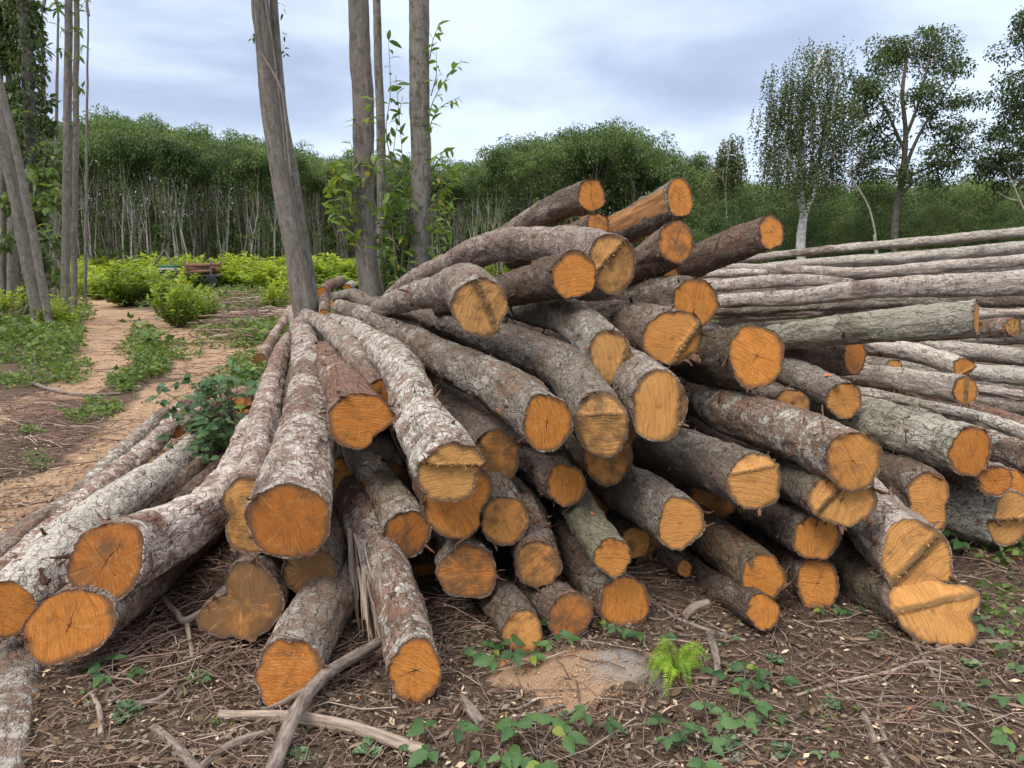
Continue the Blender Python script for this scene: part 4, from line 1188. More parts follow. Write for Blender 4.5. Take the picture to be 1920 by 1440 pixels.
def crown_tree(name, label, cat, trunkpts, r0, clumps, bark, leaf, size, per, branches, droopy=False, aspect=.55):
    """trunk along photo points; clumps: (px, py, px radius); branches: photo polylines"""
    Y0 = trunkpts[0][2]
    base = np.array([xof(trunkpts[0][0], Y0), Y0, 0.])
    root = empty(name, base, label, cat)
    tm = MB()
    pts = [P(*q)[0] for q in trunkpts]
    pts[0] = base
    tube(tm, pts, np.linspace(r0, r0 * .35, len(pts)), n=9, M=22, seed=3, lump=.15)
    joints = list(pts[2:])
    for b in branches:
        bp_ = [P(*q)[0] for q in b[1:]]
        Cb, _, _ = tube(tm, bp_, np.linspace(b[0], b[0] * .25, len(bp_)), n=6, M=12, seed=len(b))
        joints += list(Cb[3:])
    r_ = np.random.default_rng(len(label))
    # twigs from the trunk line towards each clump
    cs, rs = [], []
    for px, py, pr in clumps:
        Yc = Y0 + r_.uniform(-1.6, 1.6)
        c = P(px, py, Yc)[0]
        R = 1.2 * pr / F * Yc
        sub = 5
        for q in range(sub):
            cc = c + r_.normal(0, .45, 3) * R
            cs.append(cc); rs.append(R * r_.uniform(.5, .85))
            near_ = min(joints, key=lambda z: np.linalg.norm(z - cc) + .6 * max(0, z[2] - cc[2] + .3))
            if q < 3:
                mid = (near_ + cc) / 2 + r_.normal(0, .2, 3) * R
                tube(tm, [near_, mid, cc], [.035, .022, .009], n=4, M=7, seed=q)
    tm.build('trunk', M[bark], root, base)
    lm = MB()
    if not droopy:
        blob_leaves(lm, cs, rs, per, size, aspect=aspect)
    else:
        for c, R in zip(cs, rs):
            for q in range(int(per * R)):
                d = rdir(1)[0]
                s0 = c + d * R * np.array([1, 1, .6])
                nleaf = r_.integers(8, 18)
                z = np.linspace(0, 1, nleaf)
                L = r_.uniform(.7, 2.1)
                pth = s0 + np.stack([.16 * z * d[0], .16 * z * d[1], -L * z], -1) + r_.normal(0, .03, (nleaf, 3))
                leaves(lm, pth, rdir(nleaf, -.5), rdir(nleaf), size * r_.uniform(.7, 1.2, nleaf), size * .6, droop=.1)
    lm.build('crown', M[leaf], root, base)
    return root

crown_tree('birch_tree', 'tall birch with forked white trunk and drooping foliage', 'tree',
    [(1502, 470, 40), (1504, 425, 40), (1508, 405, 40), (1499, 360, 40), (1503, 300, 40), (1500, 230, 40), (1520, 150, 40), (1545, 95, 40)], .25,
    [(1560,105,26),(1525,120,30),(1490,150,30),(1540,165,34),(1580,160,26),(1462,190,30),(1500,200,36),(1550,215,36),(1450,235,26),(1480,255,34),(1530,270,36),(1575,255,28),(1440,270,20),(1470,300,24),(1520,320,28),(1560,310,26),(1590,215,22)],
    'birch_bark', 'birch_leaf', .145, 30, [(.15, (1507,408,40), (1522,375,40.4), (1535,310,40.8), (1548,220,41), (1570,150,41)), (.07, (1499,360,40), (1485,320,39.5), (1470,260,39.3)), (.05, (1503,300,40), (1520,250,39.4), (1560,200,39))], droopy=True)
crown_tree('oak_tree', 'tall oak with spreading branches and open airy crown', 'tree',
    [(1672, 470, 42), (1680, 400, 42), (1692, 330, 42), (1698, 250, 42), (1692, 170, 42), (1700, 110, 42)], .21,
    [(1690,95,34),(1735,90,22),(1750,70,14),(1660,110,26),(1720,125,34),(1770,130,30),(1800,130,18),(1640,135,24),(1620,150,26),(1760,170,28),(1790,185,26),(1650,175,26),(1615,190,24),(1720,185,26),(1625,230,24),(1660,215,20),(1740,230,20),(1780,240,22),(1810,235,18),(1760,265,22),(1800,275,20),(1640,275,24),(1670,290,22),(1740,300,24),(1770,315,24),(1620,310,26),(1820,290,14),(1710,330,24),(1650,340,28)],
    'dim_bark', 'oak_leaf', .17, 470, [(.13, (1692,330,42), (1715,270,41.6), (1745,215,41.2), (1790,150,41)), (.11, (1697,260,42), (1720,200,42.4), (1740,120,42.6), (1748,75,42.8)), (.10, (1695,280,42), (1665,215,41.7), (1635,160,41.5)), (.09, (1690,335,42), (1740,315,41.5), (1800,275,41)), (.08,(1686,365,42),(1730,330,42.3),(1770,310,42.5))])
crown_tree('oak_tree', 'dark leafy oak cut off by the right picture edge', 'tree',
    [(1935, 470, 38), (1932, 380, 38), (1935, 250, 38), (1930, 120, 38), (1925, 20, 38)], .32,
    [(1915,45,24),(1940,20,40),(1908,95,24),(1945,90,44),(1900,150,26),(1940,160,40),(1893,200,28),(1940,215,40),(1880,250,28),(1930,265,40),(1865,285,26),(1850,310,22),(1905,310,34),(1950,320,40),(1880,330,24)],
    'dim_bark', 'oak_leaf', .17, 430, [(.09, (1932,300,38), (1900,240,37.6), (1890,180,37.4)), (.08, (1932,350,38), (1880,320,37.5), (1850,300,37.3))])
crown_tree('birch_sapling', 'slim young birch standing over the wood left of the tall birch', 'tree',
    [(1364, 470, 45), (1363, 420, 45), (1361, 350, 45), (1366, 290, 45), (1372, 250, 45)], .045,
    [(1372,262,11),(1365,280,15),(1380,290,15),(1352,298,14),(1388,305,12),(1370,308,16),(1350,315,11)], 'birch_bark', 'birch_leaf', .17, 26, [], droopy=True)
# bare leaning tree before the wood
tm = MB()
for b in [(.09, (1640,440,39), (1625,380,39), (1600,340,39), (1570,305,39), (1545,250,39)), (.05, (1610,352,39), (1570,345,39), (1545,335,39), (1540,320,39)), (.05, (1590,325,39), (1610,300,39), (1615,260,39), (1603,235,39)), (.035, (1565,295,39), (1562,275,39), (1570,255,39))]:
    pp = [P(*q)[0] for q in b[1:]]
    tube(tm, pp, np.linspace(b[0], b[0] * .3, len(pp)) * .6, n=6, M=14, seed=len(b), wob=.08)
bs = np.array([xof(1645, 39), 39, 0.])
tube(tm, [bs, P(1640, 440, 39)[0]], [.11, .09], n=6, M=5)
rt = empty('dead_tree', bs, 'bare pale leaning tree between the birch and the oak', 'tree')
tm.build('trunk', M['pole_bark'], rt, bs)
tm = MB()
for b in [(.09, (1935,420,36), (1915,385,36), (1900,350,36), (1888,325,36)), (.06, (1912,378,36), (1890,372,36), (1870,360,36)), (.04, (1902,352,36), (1908,330,36))]:
    pp = [P(*q)[0] for q in b[1:]]
    tube(tm, pp, np.linspace(b[0], b[0] * .3, len(pp)) * .6, n=6, M=14, seed=len(b), wob=.06)
bs = np.array([xof(1940, 36), 36, 0.])
tube(tm, [bs, P(1935, 420, 36)[0]], [.11, .09], n=6, M=5)
rt = empty('dead_tree', bs, 'bare pale branching stem low at the right picture edge', 'tree')
tm.build('trunk', M['pole_bark'], rt, bs)

# ------------------------------------------------------------------ bushes of fresh regrowth
def shrub_proto(seed, name='regrowth_bush'):
    r_ = np.random.default_rng(seed)
    tm, lm = MB(), MB()
    base, ax, nn, sz = [], [], [], []
    for q in range(46):
        a, t = r_.uniform(0, 6.28), r_.uniform(0, 1) ** .5 * .95
        tip = np.array([math.cos(a) * t * .62 * (1 + .3 * math.sin(2 * a + seed)), math.sin(a) * t * .62 * (1 + .3 * math.cos(a * 3 + seed)), (1 - .42 * t * t) * r_.uniform(.45, 1.12)])
        b0 = np.array([math.cos(a) * .08, math.sin(a) * .08, 0])
        mid = (b0 + tip) / 2 + np.array([math.cos(a), math.sin(a), 0]) * .09
        C, T, R = tube(tm, [b0, mid, tip], [.009, .007, .003], n=4, M=12, seed=q)
        for i in range(2, 12):
            for s in range(4):
                base.append(C[i] + r_.normal(0, .018, 3))
                d = r_.normal(0, 1, 3); d[2] = abs(d[2]) * .25 - .15
                ax.append(d * .8 + T[i] * .45)
                nn.append(np.array([0, 0, 1]) + r_.normal(0, .35, 3))
                sz.append(r_.uniform(.09, .17) * (1 if i > 5 else .85))
    root = empty(name, (0, 0, 0))
    st = tm.build('stems', M['dim_bark'], root)
    base, sz = np.array(base), np.array(sz)
    tint = np.clip(.15 + .75 * base[:, 2] * r_.uniform(.6, 1.2, len(base)), 0, 1)  # bright top and shaded foot of the bush painted in: tint rises with height
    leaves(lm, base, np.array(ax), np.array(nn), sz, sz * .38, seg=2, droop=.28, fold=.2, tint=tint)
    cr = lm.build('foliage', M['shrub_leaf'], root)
    kids(root, st, cr)
    return root
shrubs = [shrub_proto(5 + q) for q in range(4)]
used_s = set()
def shrub(px, py, wpx, hpx, label, k, group=None):
    g = G(px, py)
    s = wpx / F * g[1] / 1.35
    o = place(shrubs[k % 4], used_s, g[0], g[1], s, k * 1.9, label, 'bush', group, sz=hpx / F * g[1] / 1.0)
    return o
shrub(243, 573, 140, 78, 'broad bright green bush left of the far tractor', 0)
shrub(338, 611, 108, 92, 'darker leafy bush at the right edge of the track', 1)
shrub(386, 606, 62, 62, 'small yellow green bush touching the bush at the track edge', 2)
shrub(300, 572, 80, 62, 'bright bush between the broad bush and the track edge bush', 3)
shrub(165, 556, 66, 62, 'green bush beside the twin upright trunks', 1)
shrub(520, 588, 60, 66, 'leafy bush left of the foot of the leaning trunk', 2)
shrub(548, 560, 40, 60, 'small bush just behind the leaning trunk', 3)
shrub(186, 562, 90, 58, 'ragged bright bush left of the broad bush', 3)
shrub(284, 560, 86, 58, 'ragged bright bush right behind the broad bush', 1)
shrub(146, 552, 80, 56, 'bright bush seen between the upright pair and the broad bush', 0)
shrub(30, 604, 90, 60, 'green bush at the foot of the leaning poles', 2)
shrub(112, 622, 84, 66, 'light green bush at the foot of the straight grey trunk', 3)
shrub(135, 572, 60, 70, 'tall green bush between the upright pair and the clearing', 0)
for q, (x, w_) in enumerate([(292,74),(330,80),(372,84),(415,70)]):
    shrub(x, 535 + q % 2 * 3, w_, 31 + q % 3, ['bright bush hiding the wheels of the far tractor', 'bright bush before the cab of the far tractor', 'bright bush before the load of small logs', 'bright bush right of the far load of logs'][q], q)
FG = 'bushes across the far clearing'
r_ = np.random.default_rng(12)
for q in range(128):
    if q < 104:
        px, py = 140 + (q * 83) % 560 + r_.uniform(-12, 12), 522 + 26 * ((q * 37 % 104) / 104.) ** 1.2 + r_.uniform(-2, 3)
        if px < 420 and py > 545: py = 540
    else:
        px, py = 700 + (q - 104) * 20 + r_.uniform(-8, 8), 528 + r_.uniform(-4, 8)
    Y = G(px, py)[1]
    shrub(px, py, r_.uniform(1.7, 3.9) * F / Y, r_.uniform(.9, 1.9) * F / Y, 'bright green regrowth bush in the far clearing', q, FG)

# ------------------------------------------------------------------ the standing trunks near the pile
BPT = (.0, 0, .6)
def stem(mb, pts, n=26, step=.05, lump=.07, seed=0, flare=1.25, bp=BPT):
    W, R = [], []
    for px, py, Y, d in pts:
        w, t = P(px, py, Y)
        W.append(w); R.append(d * .435 / F * t)
    W, R = np.array(W), np.array(R)
    # down to the ground
    d = nrm(W[0] - W[1])
    if d[2] > -.3: d = np.array([0, 0, -1.])
    L = (W[0][2] + .1) / -d[2]
    W = np.vstack([W[0] + d * L, W]); R = np.concatenate([[R[0] * flare], R])
    # and up, out of the picture
    d = nrm(W[-1] - W[-2])
    W = np.vstack([W, W[-1] + d * 1.7]); R = np.append(R, R[-1] * .75)
    return tube(mb, W, R, n=n, step=step, seed=seed, lump=lump, wob=.012, bp=bp) , W[0], W[-1]

def leafy(lm, tm, pts, Y, nl, size, seed, rad=.007, hang=.3, wobY=.12):
    """a thin shoot through photo points with alternate leaves"""
    r_ = np.random.default_rng(seed)
    W = [P(px, py, Y + r_.uniform(-wobY, wobY))[0] for px, py in pts]
    C, T, R = tube(tm, W, np.linspace(rad, rad * .35, len(W)), n=5, M=max(10, nl), seed=seed)
    i = np.clip((np.linspace(.12, .995, nl) * (len(C) - 1)).astype(int), 0, len(C) - 1)
    side = np.cross(T[i], np.array([0, 0, 1.])) + r_.normal(0, .35, (nl, 3))
    alt = np.where(np.arange(nl) % 2 == 0, 1, -1)[:, None]
    ax = nrm(nrm(side) * alt + T[i] * .7 + np.array([0, 0, -hang]) + r_.normal(0, .25, (nl, 3)))
    nn = np.array([0, 0, 1.]) + r_.normal(0, .45, (nl, 3))
    sz = size * r_.uniform(.7, 1.2, nl)
    leaves(lm, C[i], ax, nn, sz, sz * .36, seg=2, droop=.35, fold=.25, tint=r_.uniform(.2, 1, nl))

def top_crown(root, loc, tops, seed, leaf='wood_leaf2'):
    """the few branches and leaves that stand above the picture"""
    lm, tm = MB(), MB()
    for q, t in enumerate(tops):
        tips = []
        grow(tm, t - np.array([0, 0, .15]), (0, 0, 1), 1.2, .06, 1, seed + q, tips)
        blob_leaves(lm, [p + np.array([0, 0, .3]) for p, _ in tips], [.45] * len(tips), 90, .18)
    c = lm.build('crown', M[leaf], root, loc)
    b = tm.build('branch', M['trunk'], root, loc)

# first trunk, leaning, with a second stem and a creeper stem
mb = MB()
_, b0, t0 = stem(mb, [(574,592,9.0,52),(566,545,9.0,50),(555,480,9.0,48),(530,350,9.0,44),(514,250,9.0,41),(499,120,9.0,38),(488,0,9.0,35),(484,-60,9.0,34)], seed=1, bp=(.0, 0, .25))
rt = empty('leaning_trunk_tree', b0, 'leaning grey trunk with a creeper stem, leftmost of the three trunks over the pile', 'tree')
mb.build('trunk', M['trunk'], rt, b0)
mb = MB()
_, _, t1 = stem(mb, [(590,600,9.12,20),(585,545,9.12,22),(566,440,9.12,24),(548,320,9.14,24),(533,240,9.14,22),(522,120,9.16,19),(514,0,9.16,17),(510,-60,9.16,17)], seed=2, bp=(.4, 0, .3))
mb.build('trunk', M['trunk'], rt, b0)
mb = MB()
tube(mb, [P(x, y, 8.83)[0] for x, y in [(474,-30),(476,40),(490,100),(508,130),(526,165),(536,230),(540,275),(546,330)]], [.014] * 8, n=7, step=.04, wob=.01, bp=(.3, 0, 0))
tube(mb, [P(x, y, 8.86)[0] for x, y in [(496,-30),(502,30),(512,90),(520,150),(530,230),(536,300)]], [.010] * 6, n=6, step=.04, wob=.01, bp=(.3, 0, 0))
mb.build('creeper_stem', M['trunk'], rt, b0)
lm, tm = MB(), MB()
for q, pp in enumerate([[(522,5),(530,12),(531,30)], [(526,55),(534,70),(531,100)], [(476,60),(472,75)], [(532,90),(536,105)]]):
    leafy(lm, tm, pp, 9.05, 4, .07, 60 + q, rad=.003)
lm.build('creeper_leaves', M['oak_leaf'], rt, b0)
top_crown(rt, b0, [t0, t1], 11)

# second trunk, with its thinner stem behind and young shoots
mb = MB()
_, b0, t0 = stem(mb, [(697,566,9.3,48),(690,520,9.3,46),(685,480,9.3,45),(683,360,9.3,45),(681,250,9.3,45),(677,130,9.3,45),(673,0,9.3,44),(671,-60,9.3,43)], seed=3, bp=(.0, 0, .45))
rt = empty('shooting_trunk_tree', b0, 'middle grey trunk over the pile with leafy shoots and a thin stem behind', 'tree')
mb.build('trunk', M['trunk'], rt, b0)
mb = MB()
_, _, t1 = stem(mb, [(718,560,9.9,24),(717,480,9.9,22),(716,360,9.9,20),(714,250,9.9,19),(710,120,9.9,18),(706,0,9.9,17),(704,-60,9.9,17)], seed=4, bp=(.6, 0, .7))
mb.build('trunk', M['trunk'], rt, b0)
lm, tm = MB(), MB()
for q, (pp, n) in enumerate([([(682,235),(697,205),(705,182)], 8), ([(676,240),(668,232),(658,222)], 3), ([(678,330),(668,300),(655,262)], 5), ([(670,420),(645,350),(628,300)], 12), ([(668,470),(640,400),(612,330)], 14), ([(664,440),(640,420),(622,380)], 9), ([(690,340),(705,300),(722,276)], 8), ([(672,380),(690,330),(700,300)], 8), ([(668,360),(655,330),(640,300)], 8), ([(685,420),(672,400),(690,370)], 6), ([(706,420),(720,380),(740,330)], 9), ([(684,470),(690,440),(686,415)], 5), ([(660,400),(650,370),(650,330)], 7), ([(672,310),(682,300),(694,318)], 5)] + [([(676, 470 - 22 * k), (655 - 4 * (k % 3), 430 - 22 * k), (632 - 9 * (k % 4), 405 - 20 * k)], 10) for k in range(6)]):
    leafy(lm, tm, pp, 9.1, n, .155, 80 + q)
o = lm.build('shoot_foliage', M['shoot_leaf'], rt, b0)
tm.build('shoot_stem', M['dim_bark'], rt, b0)
top_crown(rt, b0, [t0, t1], 21)

# third trunk
mb = MB()
_, b0, t0 = stem(mb, [(780,535,9.6,46),(784,490,9.6,44),(787,430,9.6,43),(788,330,9.6,43),(787,220,9.6,43),(786,110,9.6,43),(785,0,9.6,43),(784,-60,9.6,42)], seed=5, bp=(.25, 0, .9))
rt = empty('upright_trunk_tree', b0, 'upright grey trunk, rightmost of the three trunks over the pile', 'tree')
mb.build('trunk', M['trunk'], rt, b0)
lm, tm = MB(), MB()
for q, (pp, n) in enumerate([([(800,270),(812,190),(835,150),(866,112)], 20), ([(800,260),(815,215),(835,195),(862,182)], 15), ([(806,110),(812,75),(824,42)], 11), ([(806,300),(820,290),(850,276)], 10), ([(804,330),(822,300),(832,285)], 9), ([(808,180),(818,140),(818,95)], 9), ([(798,400),(830,360),(850,330)], 14), ([(800,440),(828,400),(852,370)], 13), ([(796,470),(818,440),(840,420)], 10)] + [([(800, 500 - 30 * k), (818 + 4 * (k % 3), 480 - 30 * k), (836 + 8 * (k % 3), 455 - 28 * k)], 10) for k in range(6)]):
    leafy(lm, tm, pp, 9.55, n, .15, 120 + q)
lm.build('shoot_foliage', M['shoot_leaf'], rt, b0)
tm.build('shoot_stem', M['dim_bark'], rt, b0)
top_crown(rt, b0, [t0], 31)

# young shoots between the second and third trunk
lm, tm = MB(), MB()
sp = []
for q, (pp, n) in enumerate([([(745,560),(742,440),(735,330),(742,250),(755,180)], 26), ([(742,560),(735,460),(728,400)], 16), ([(750,560),(755,470),(760,400)], 18), ([(752,560),(765,500),(772,440)], 14), ([(738,560),(722,500),(718,440)], 14), ([(748,560),(745,500),(748,440)], 16), ([(745,560),(760,380),(755,300),(742,140)], 26), ([(748,470),(725,420),(715,385)], 12), ([(742,330),(725,260),(732,170),(728,60)], 20), ([(748,560),(772,530),(776,500)], 10), ([(740,560),(728,535),(720,520)], 8), ([(750,440),(762,350),(768,290)], 12), ([(735,420),(722,340),(718,290)], 12), ([(745,500),(738,420),(750,360)], 14)]):
    leafy(lm, tm, pp, 9.5, n, .165, 160 + q, rad=.008, wobY=.25)
r3 = np.random.default_rng(77)
for q in range(24):
    x0, y1 = r3.uniform(722, 772), r3.uniform(320, 520)
    leafy(lm, tm, [(748, 562), (x0, (562 + y1) / 2), (x0 + r3.uniform(-14, 10), y1)], 9.6 + r3.uniform(-.3, .3), int(8 + (560 - y1) / 16), .15, 260 + q, rad=.006, wobY=.3)
b0 = np.array([xof(746, 9.6), 9.6, 0.])
tube(tm, [b0, P(746, 562, 9.5)[0]], [.014, .01], n=5, M=6)
rt = empty('chestnut_sapling', b0, 'bright leafy sapling growing between the middle and the right trunk', 'sapling')
lm.build('foliage', M['shoot_leaf'], rt, b0)
tm.build('stem', M['dim_bark'], rt, b0)

# ------------------------------------------------------------------ the clump of trees at the left edge
LB = (.0, 0, .5)
def left_tree(name, label, pts, seed, leafpaths=(), Yl=None, size=.15, leaf='shoot_leaf', ivy=None, n=16, clumps=(), cper=420, cleaf='oak_leaf'):
    mb = MB()
    _, b0, t0 = stem(mb, pts, n=n, step=.08, seed=seed, flare=1.3, bp=LB)
    rt = empty(name, b0, label, 'tree')
    mb.build('trunk', M['trunk'], rt, b0)
    if leafpaths:
        lm, tm = MB(), MB()
        for q, (pp, k) in enumerate(leafpaths):
            leafy(lm, tm, pp, (Yl or pts[0][2]), k, size, seed * 31 + q, rad=.008, wobY=.5)
        lm.build('foliage', M[leaf], rt, b0)
        tm.build('branch', M['dim_bark'], rt, b0)
    if ivy:
        lm = MB()
        k = ivy
        W = np.array([P(px, py, Y)[0] for px, py, Y, d in pts])
        C, u, (R,) = spline(W, M=200, extra=(np.array([d / 2 / F * Y for _, _, Y, d in pts]),))
        i = rng.integers(0, 200, k)
        d = rdir(k)
        b = C[i] + d * (R[i] + rng.random(k) ** 2 * .30)[:, None]
        leaves(lm, b, d + np.array([0, 0, -.8]), d + np.array([0, 0, .4]), rng.uniform(.07, .15, k), rng.uniform(.05, .10, k), seg=1)
        lm.build('ivy_leaves', M['oak_leaf'], rt, b0)
    if clumps:
        lm = MB()
        blob_leaves(lm, [P(a, b, c)[0] for a, b, c, d in clumps], [d / F * c for a, b, c, d in clumps], cper, .24, seg=2)
        lm.build('foliage', M[cleaf], rt, b0)
    top_crown(rt, b0, [t0], 40 + seed)
    return rt
left_tree('twin_trunk_tree', 'straight grey trunk by the track, nearer of the upright pair', [(122,590,17,18),(124,470,17,17),(126,300,17,17),(128,120,17,16),(129,0,17,15),(129,-60,17,15)], 11,
    [([(134,210),(148,180),(160,150)], 7), ([(132,120),(140,108),(150,100)], 5), ([(128,60),(112,50),(103,45)], 6), ([(136,240),(150,225),(168,205)], 6), ([(130,15),(118,5),(98,12)], 8), ([(134,30),(148,20),(160,0)], 8), ([(130,60),(145,52),(156,60)], 8), ([(128,100),(114,92),(108,100)], 7), ([(130,20),(112,14),(104,26)], 9), ([(132,165),(146,160),(156,172)], 7), ([(134,255),(148,250),(160,262)], 6), ([(118,330),(125,300),(135,320)], 4)], size=.20, leaf='wood_leaf2')
left_tree('twin_trunk_tree', 'thinner grey trunk by the track, farther of the upright pair', [(138,575,18.4,12),(140,450,18.4,13),(142,300,18.4,12),(143,120,18.4,12),(144,0,18.4,11),(144,-60,18.4,11)], 12,
    [([(140,90),(150,85),(158,92)], 5), ([(140,200),(130,185),(112,190)], 4), ([(141,5),(150,0),(162,-6)], 4)], size=.2, leaf='wood_leaf2')
left_tree('leaning_pole_tree', 'stout dark trunk leaning left at the left picture edge', [(76,606,16.6,25),(56,520,16.6,25),(36,410,16.6,24),(18,330,16.6,23),(0,270,16.6,22),(-30,190,16.6,20)], 13)
left_tree('leaning_pole_tree', 'slimmer leaning trunk crossing the stout dark one', [(93,606,16.2,16),(78,530,16.2,17),(58,420,16.2,17),(36,310,16.2,16),(15,215,16.2,15),(0,160,16.2,13),(-20,100,16.2,12)], 14)
left_tree('leaning_pole_tree', 'dark leaning trunk behind the stout one with green sprays', [(72,590,18.4,18),(55,510,18.4,19),(40,420,18.4,19),(22,320,18.4,18),(8,240,18.4,17),(-4,160,18.4,16)], 15,
    [([(45,330),(75,320),(105,310)], 10), ([(50,380),(80,360),(110,350)], 10), ([(40,290),(70,270),(95,262)], 9), ([(60,430),(85,420),(104,440)], 8), ([(60,350),(90,340),(112,372)], 9), ([(70,400),(92,390),(112,400)], 9), ([(50,310),(62,340),(80,390)], 10), ([(10,250),(30,235),(40,200)], 8)], Yl=17.8, size=.26,
    clumps=[(80,330,18.5,22),(98,380,18.5,20),(70,410,19,18),(100,300,19,18),(95,450,18.5,16),(80,490,19,18),(20,380,19.5,20),(8,450,19.5,18),(110,520,18.5,14)], cper=1500, cleaf='wood_leaf2')
left_tree('ivy_trunk_tree', 'ivy covered dark trunk behind the leaning poles', [(70,580,19,18),(66,450,19,20),(60,330,19,22),(55,200,19,24),(50,100,19,22),(40,0,19,20),(36,-60,19,18)], 16, ivy=2600,
    leafpaths=[([(55,150),(80,170),(90,230)], 8), ([(60,60),(85,110),(92,150)], 9), ([(60,220),(85,260),(100,255)], 8), ([(60,20),(72,60),(78,110)], 7)], leaf='oak_leaf', size=.16)
left_tree('dark_canopy_tree', 'dark leafed tree overhanging the upper left corner', [(20,590,21,16),(22,450,21,17),(24,300,21,18),(20,150,21,18),(16,0,21,16),(14,-60,21,15)], 17,
    [([(20 + 8 * (q % 4), 20 + 34 * q), (30 + 14 * (q % 3), 10 + 34 * q), (50 - 22 * (q % 4), -5 + 34 * q)], 13) for q in range(9)] + [([(20, 30 * q), (0, 12 + 30 * q), (-20, 25 + 30 * q)], 12) for q in range(9)], leaf='oak_leaf', size=.27,
    clumps=[(15,30,21,34),(45,60,21,30),(20,110,21,34),(55,20,21,22),(60,140,20,22),(30,190,21,30),(10,250,21,26),(55,215,20,20),(75,95,20,14),(85,190,20,13),(92,240,20,12),(40,280,21,18)], cper=2200)
for q, (x, yb, Y, d, lx) in enumerate([(6, 590, 21, 13, -3), (28, 585, 22, 9, 6), (102, 575, 24, 9, 4), (90, 570, 24, 8, -6), (160, 552, 27, 7, 3)]):
    left_tree('slender_tree', 'thin pale trunk standing among the left edge trees', [(x, yb, Y, d * 1.1), (x + lx * .3, 480, Y, d), (x + lx * .8, 360, Y, d * .9), (x + lx, 220, Y, d * .75), (x + lx * 1.4, 120, Y, d * .6)], 20 + q, [([(x, 330), (x + 18, 300), (x + 30, 310)], 7), ([(x, 400), (x - 14, 380), (x - 24, 395)], 6), ([(x + 2, 260), (x + 16, 230), (x + 26, 240)], 7)], size=.2, leaf='wood_leaf2', n=9)['group'] = 'thin trunks at the left edge'
# ------------------------------------------------------------------ low growth and litter
def scatter_px(k, x0, x1, y0, y1, wob=0):
    px, py = rng.uniform(x0, x1, k), rng.uniform(y0, y1, k)
    g = np.array([G(a, b) for a, b in zip(px, py)])
    return g
def cover_at(mb, g, hgt, size, lean=.9):
    k = len(g)
    z = gz(g[:, 0], g[:, 1])
    b = np.stack([g[:, 0], g[:, 1], z + rng.random(k) * hgt], -1)
    d = rdir(k)
    d[:, 2] = np.abs(d[:, 2]) * .4
    sz = size * rng.uniform(.5, 1.3, k)
    leaves(mb, b, d, np.array([0, 0, 1.]) + rng.normal(0, .5, (k, 3)), sz, sz * rng.uniform(.4, .75, k), seg=1, droop=.15)
M['shred2'] = mat_leaf('fallen_bark_strips', (.080, .050, .036), (.32, .225, .165), odd=(.55, .40, .28), trans=0., rough=.9, spec=.15)
# patches: pixel ellipse, leaves, height, leaf size
mb = MB()
for x, y, rx, ry, k, h, sz in [(40,655,110,34,1900,.25,.10),(115,640,45,28,1500,.30,.10),(60,700,95,26,800,.12,.08),(20,735,60,25,500,.08,.07),(135,690,40,30,500,.08,.07),
        (280,682,40,26,1300,.12,.08),(240,716,40,18,700,.10,.075),(180,758,50,16,420,.08,.06),(272,640,26,16,500,.10,.08),(330,655,55,18,700,.10,.08),(255,655,35,24,400,.09,.08),(290,632,60,14,700,.10,.09),(165,775,55,16,500,.06,.05),(60,822,30,14,200,.07,.05),(70,860,30,10,90,.06,.04),
        (440,600,95,32,4200,.16,.11),(470,565,80,22,2600,.20,.13),(500,640,65,40,2800,.15,.09),(430,640,60,26,1400,.10,.08),(470,690,40,30,900,.14,.08),(430,720,40,20,600,.15,.07),
        (120,590,60,22,1500,.35,.13),(40,600,50,22,900,.25,.12),(560,545,70,20,1300,.3,.15),(640,520,90,14,1600,.4,.18),(350,552,120,14,2200,.3,.16),
        (1890,1050,60,26,70,.06,.05),(1870,1130,60,40,60,.05,.045),(1890,1200,50,50,50,.05,.04),(1650,1350,220,60,60,.03,.03),(300,1330,160,60,40,.03,.03)]:
    a, q = rng.uniform(0, 6.283, k), rng.random(k) ** .5
    g = np.array([G(x + math.cos(t) * rx * u, max(y + math.sin(t) * ry * u, 506)) for t, u in zip(a, q)])
    clump = fbm(g * np.array([1.6, 1.6, 0]), 3, 77)
    g = g[clump > -.12]
    cover_at(mb, g, h, sz)
# the clearing right out to the wood
k = 26000
Y = 13 + 33 * rng.random(k) ** 1.3
px = rng.uniform(-60, 1900, k)
g = np.stack([xof(px, Y), Y, Y * 0], -1)
g = g[((px < 600) | (Y > 17)) & (fbm(g * np.array([.5, .5, 0]), 3, 5) > -.1) & (sandy(g[:, 0], g[:, 1]) < .25)]
cover_at(mb, g, .28, .20)
tag(mb.build('ground_cover', M['cover']), kind='stuff')

# dry leaves, bark chips and twigs of the felling floor
def rot2(k):
    a = rng.uniform(0, 6.283, k)
    return np.cos(a), np.sin(a)
def near_pts(k, lo=1.6, hi=6.0, px0=-480, px1=2520, bias=1.5):
    k = int(k * 1.45)
    Y = lo + (hi - lo) * rng.random(k) ** bias
    px = rng.uniform(px0, px1, k)
    x = xof(px, Y)
    return np.stack([x, Y], -1)
def thin(p, amt=.92):
    s = sandy(p[:, 0], p[:, 1])
    a_ = np.hypot(p[:, 0] - G(1165, 1272)[0], p[:, 1] - G(1165, 1272)[1]) < .15
    return p[rng.random(len(p)) > np.maximum(s, a_) * amt]
mb = MB()
p = thin(near_pts(38000))
k = len(p)
c, s = rot2(k)
z = gz(p[:, 0], p[:, 1])
L = rng.uniform(.006, .036, k) * (1 + .5 * (rng.random(k) > .95))
ax = np.stack([c, s, rng.normal(0, .22, k)], -1)
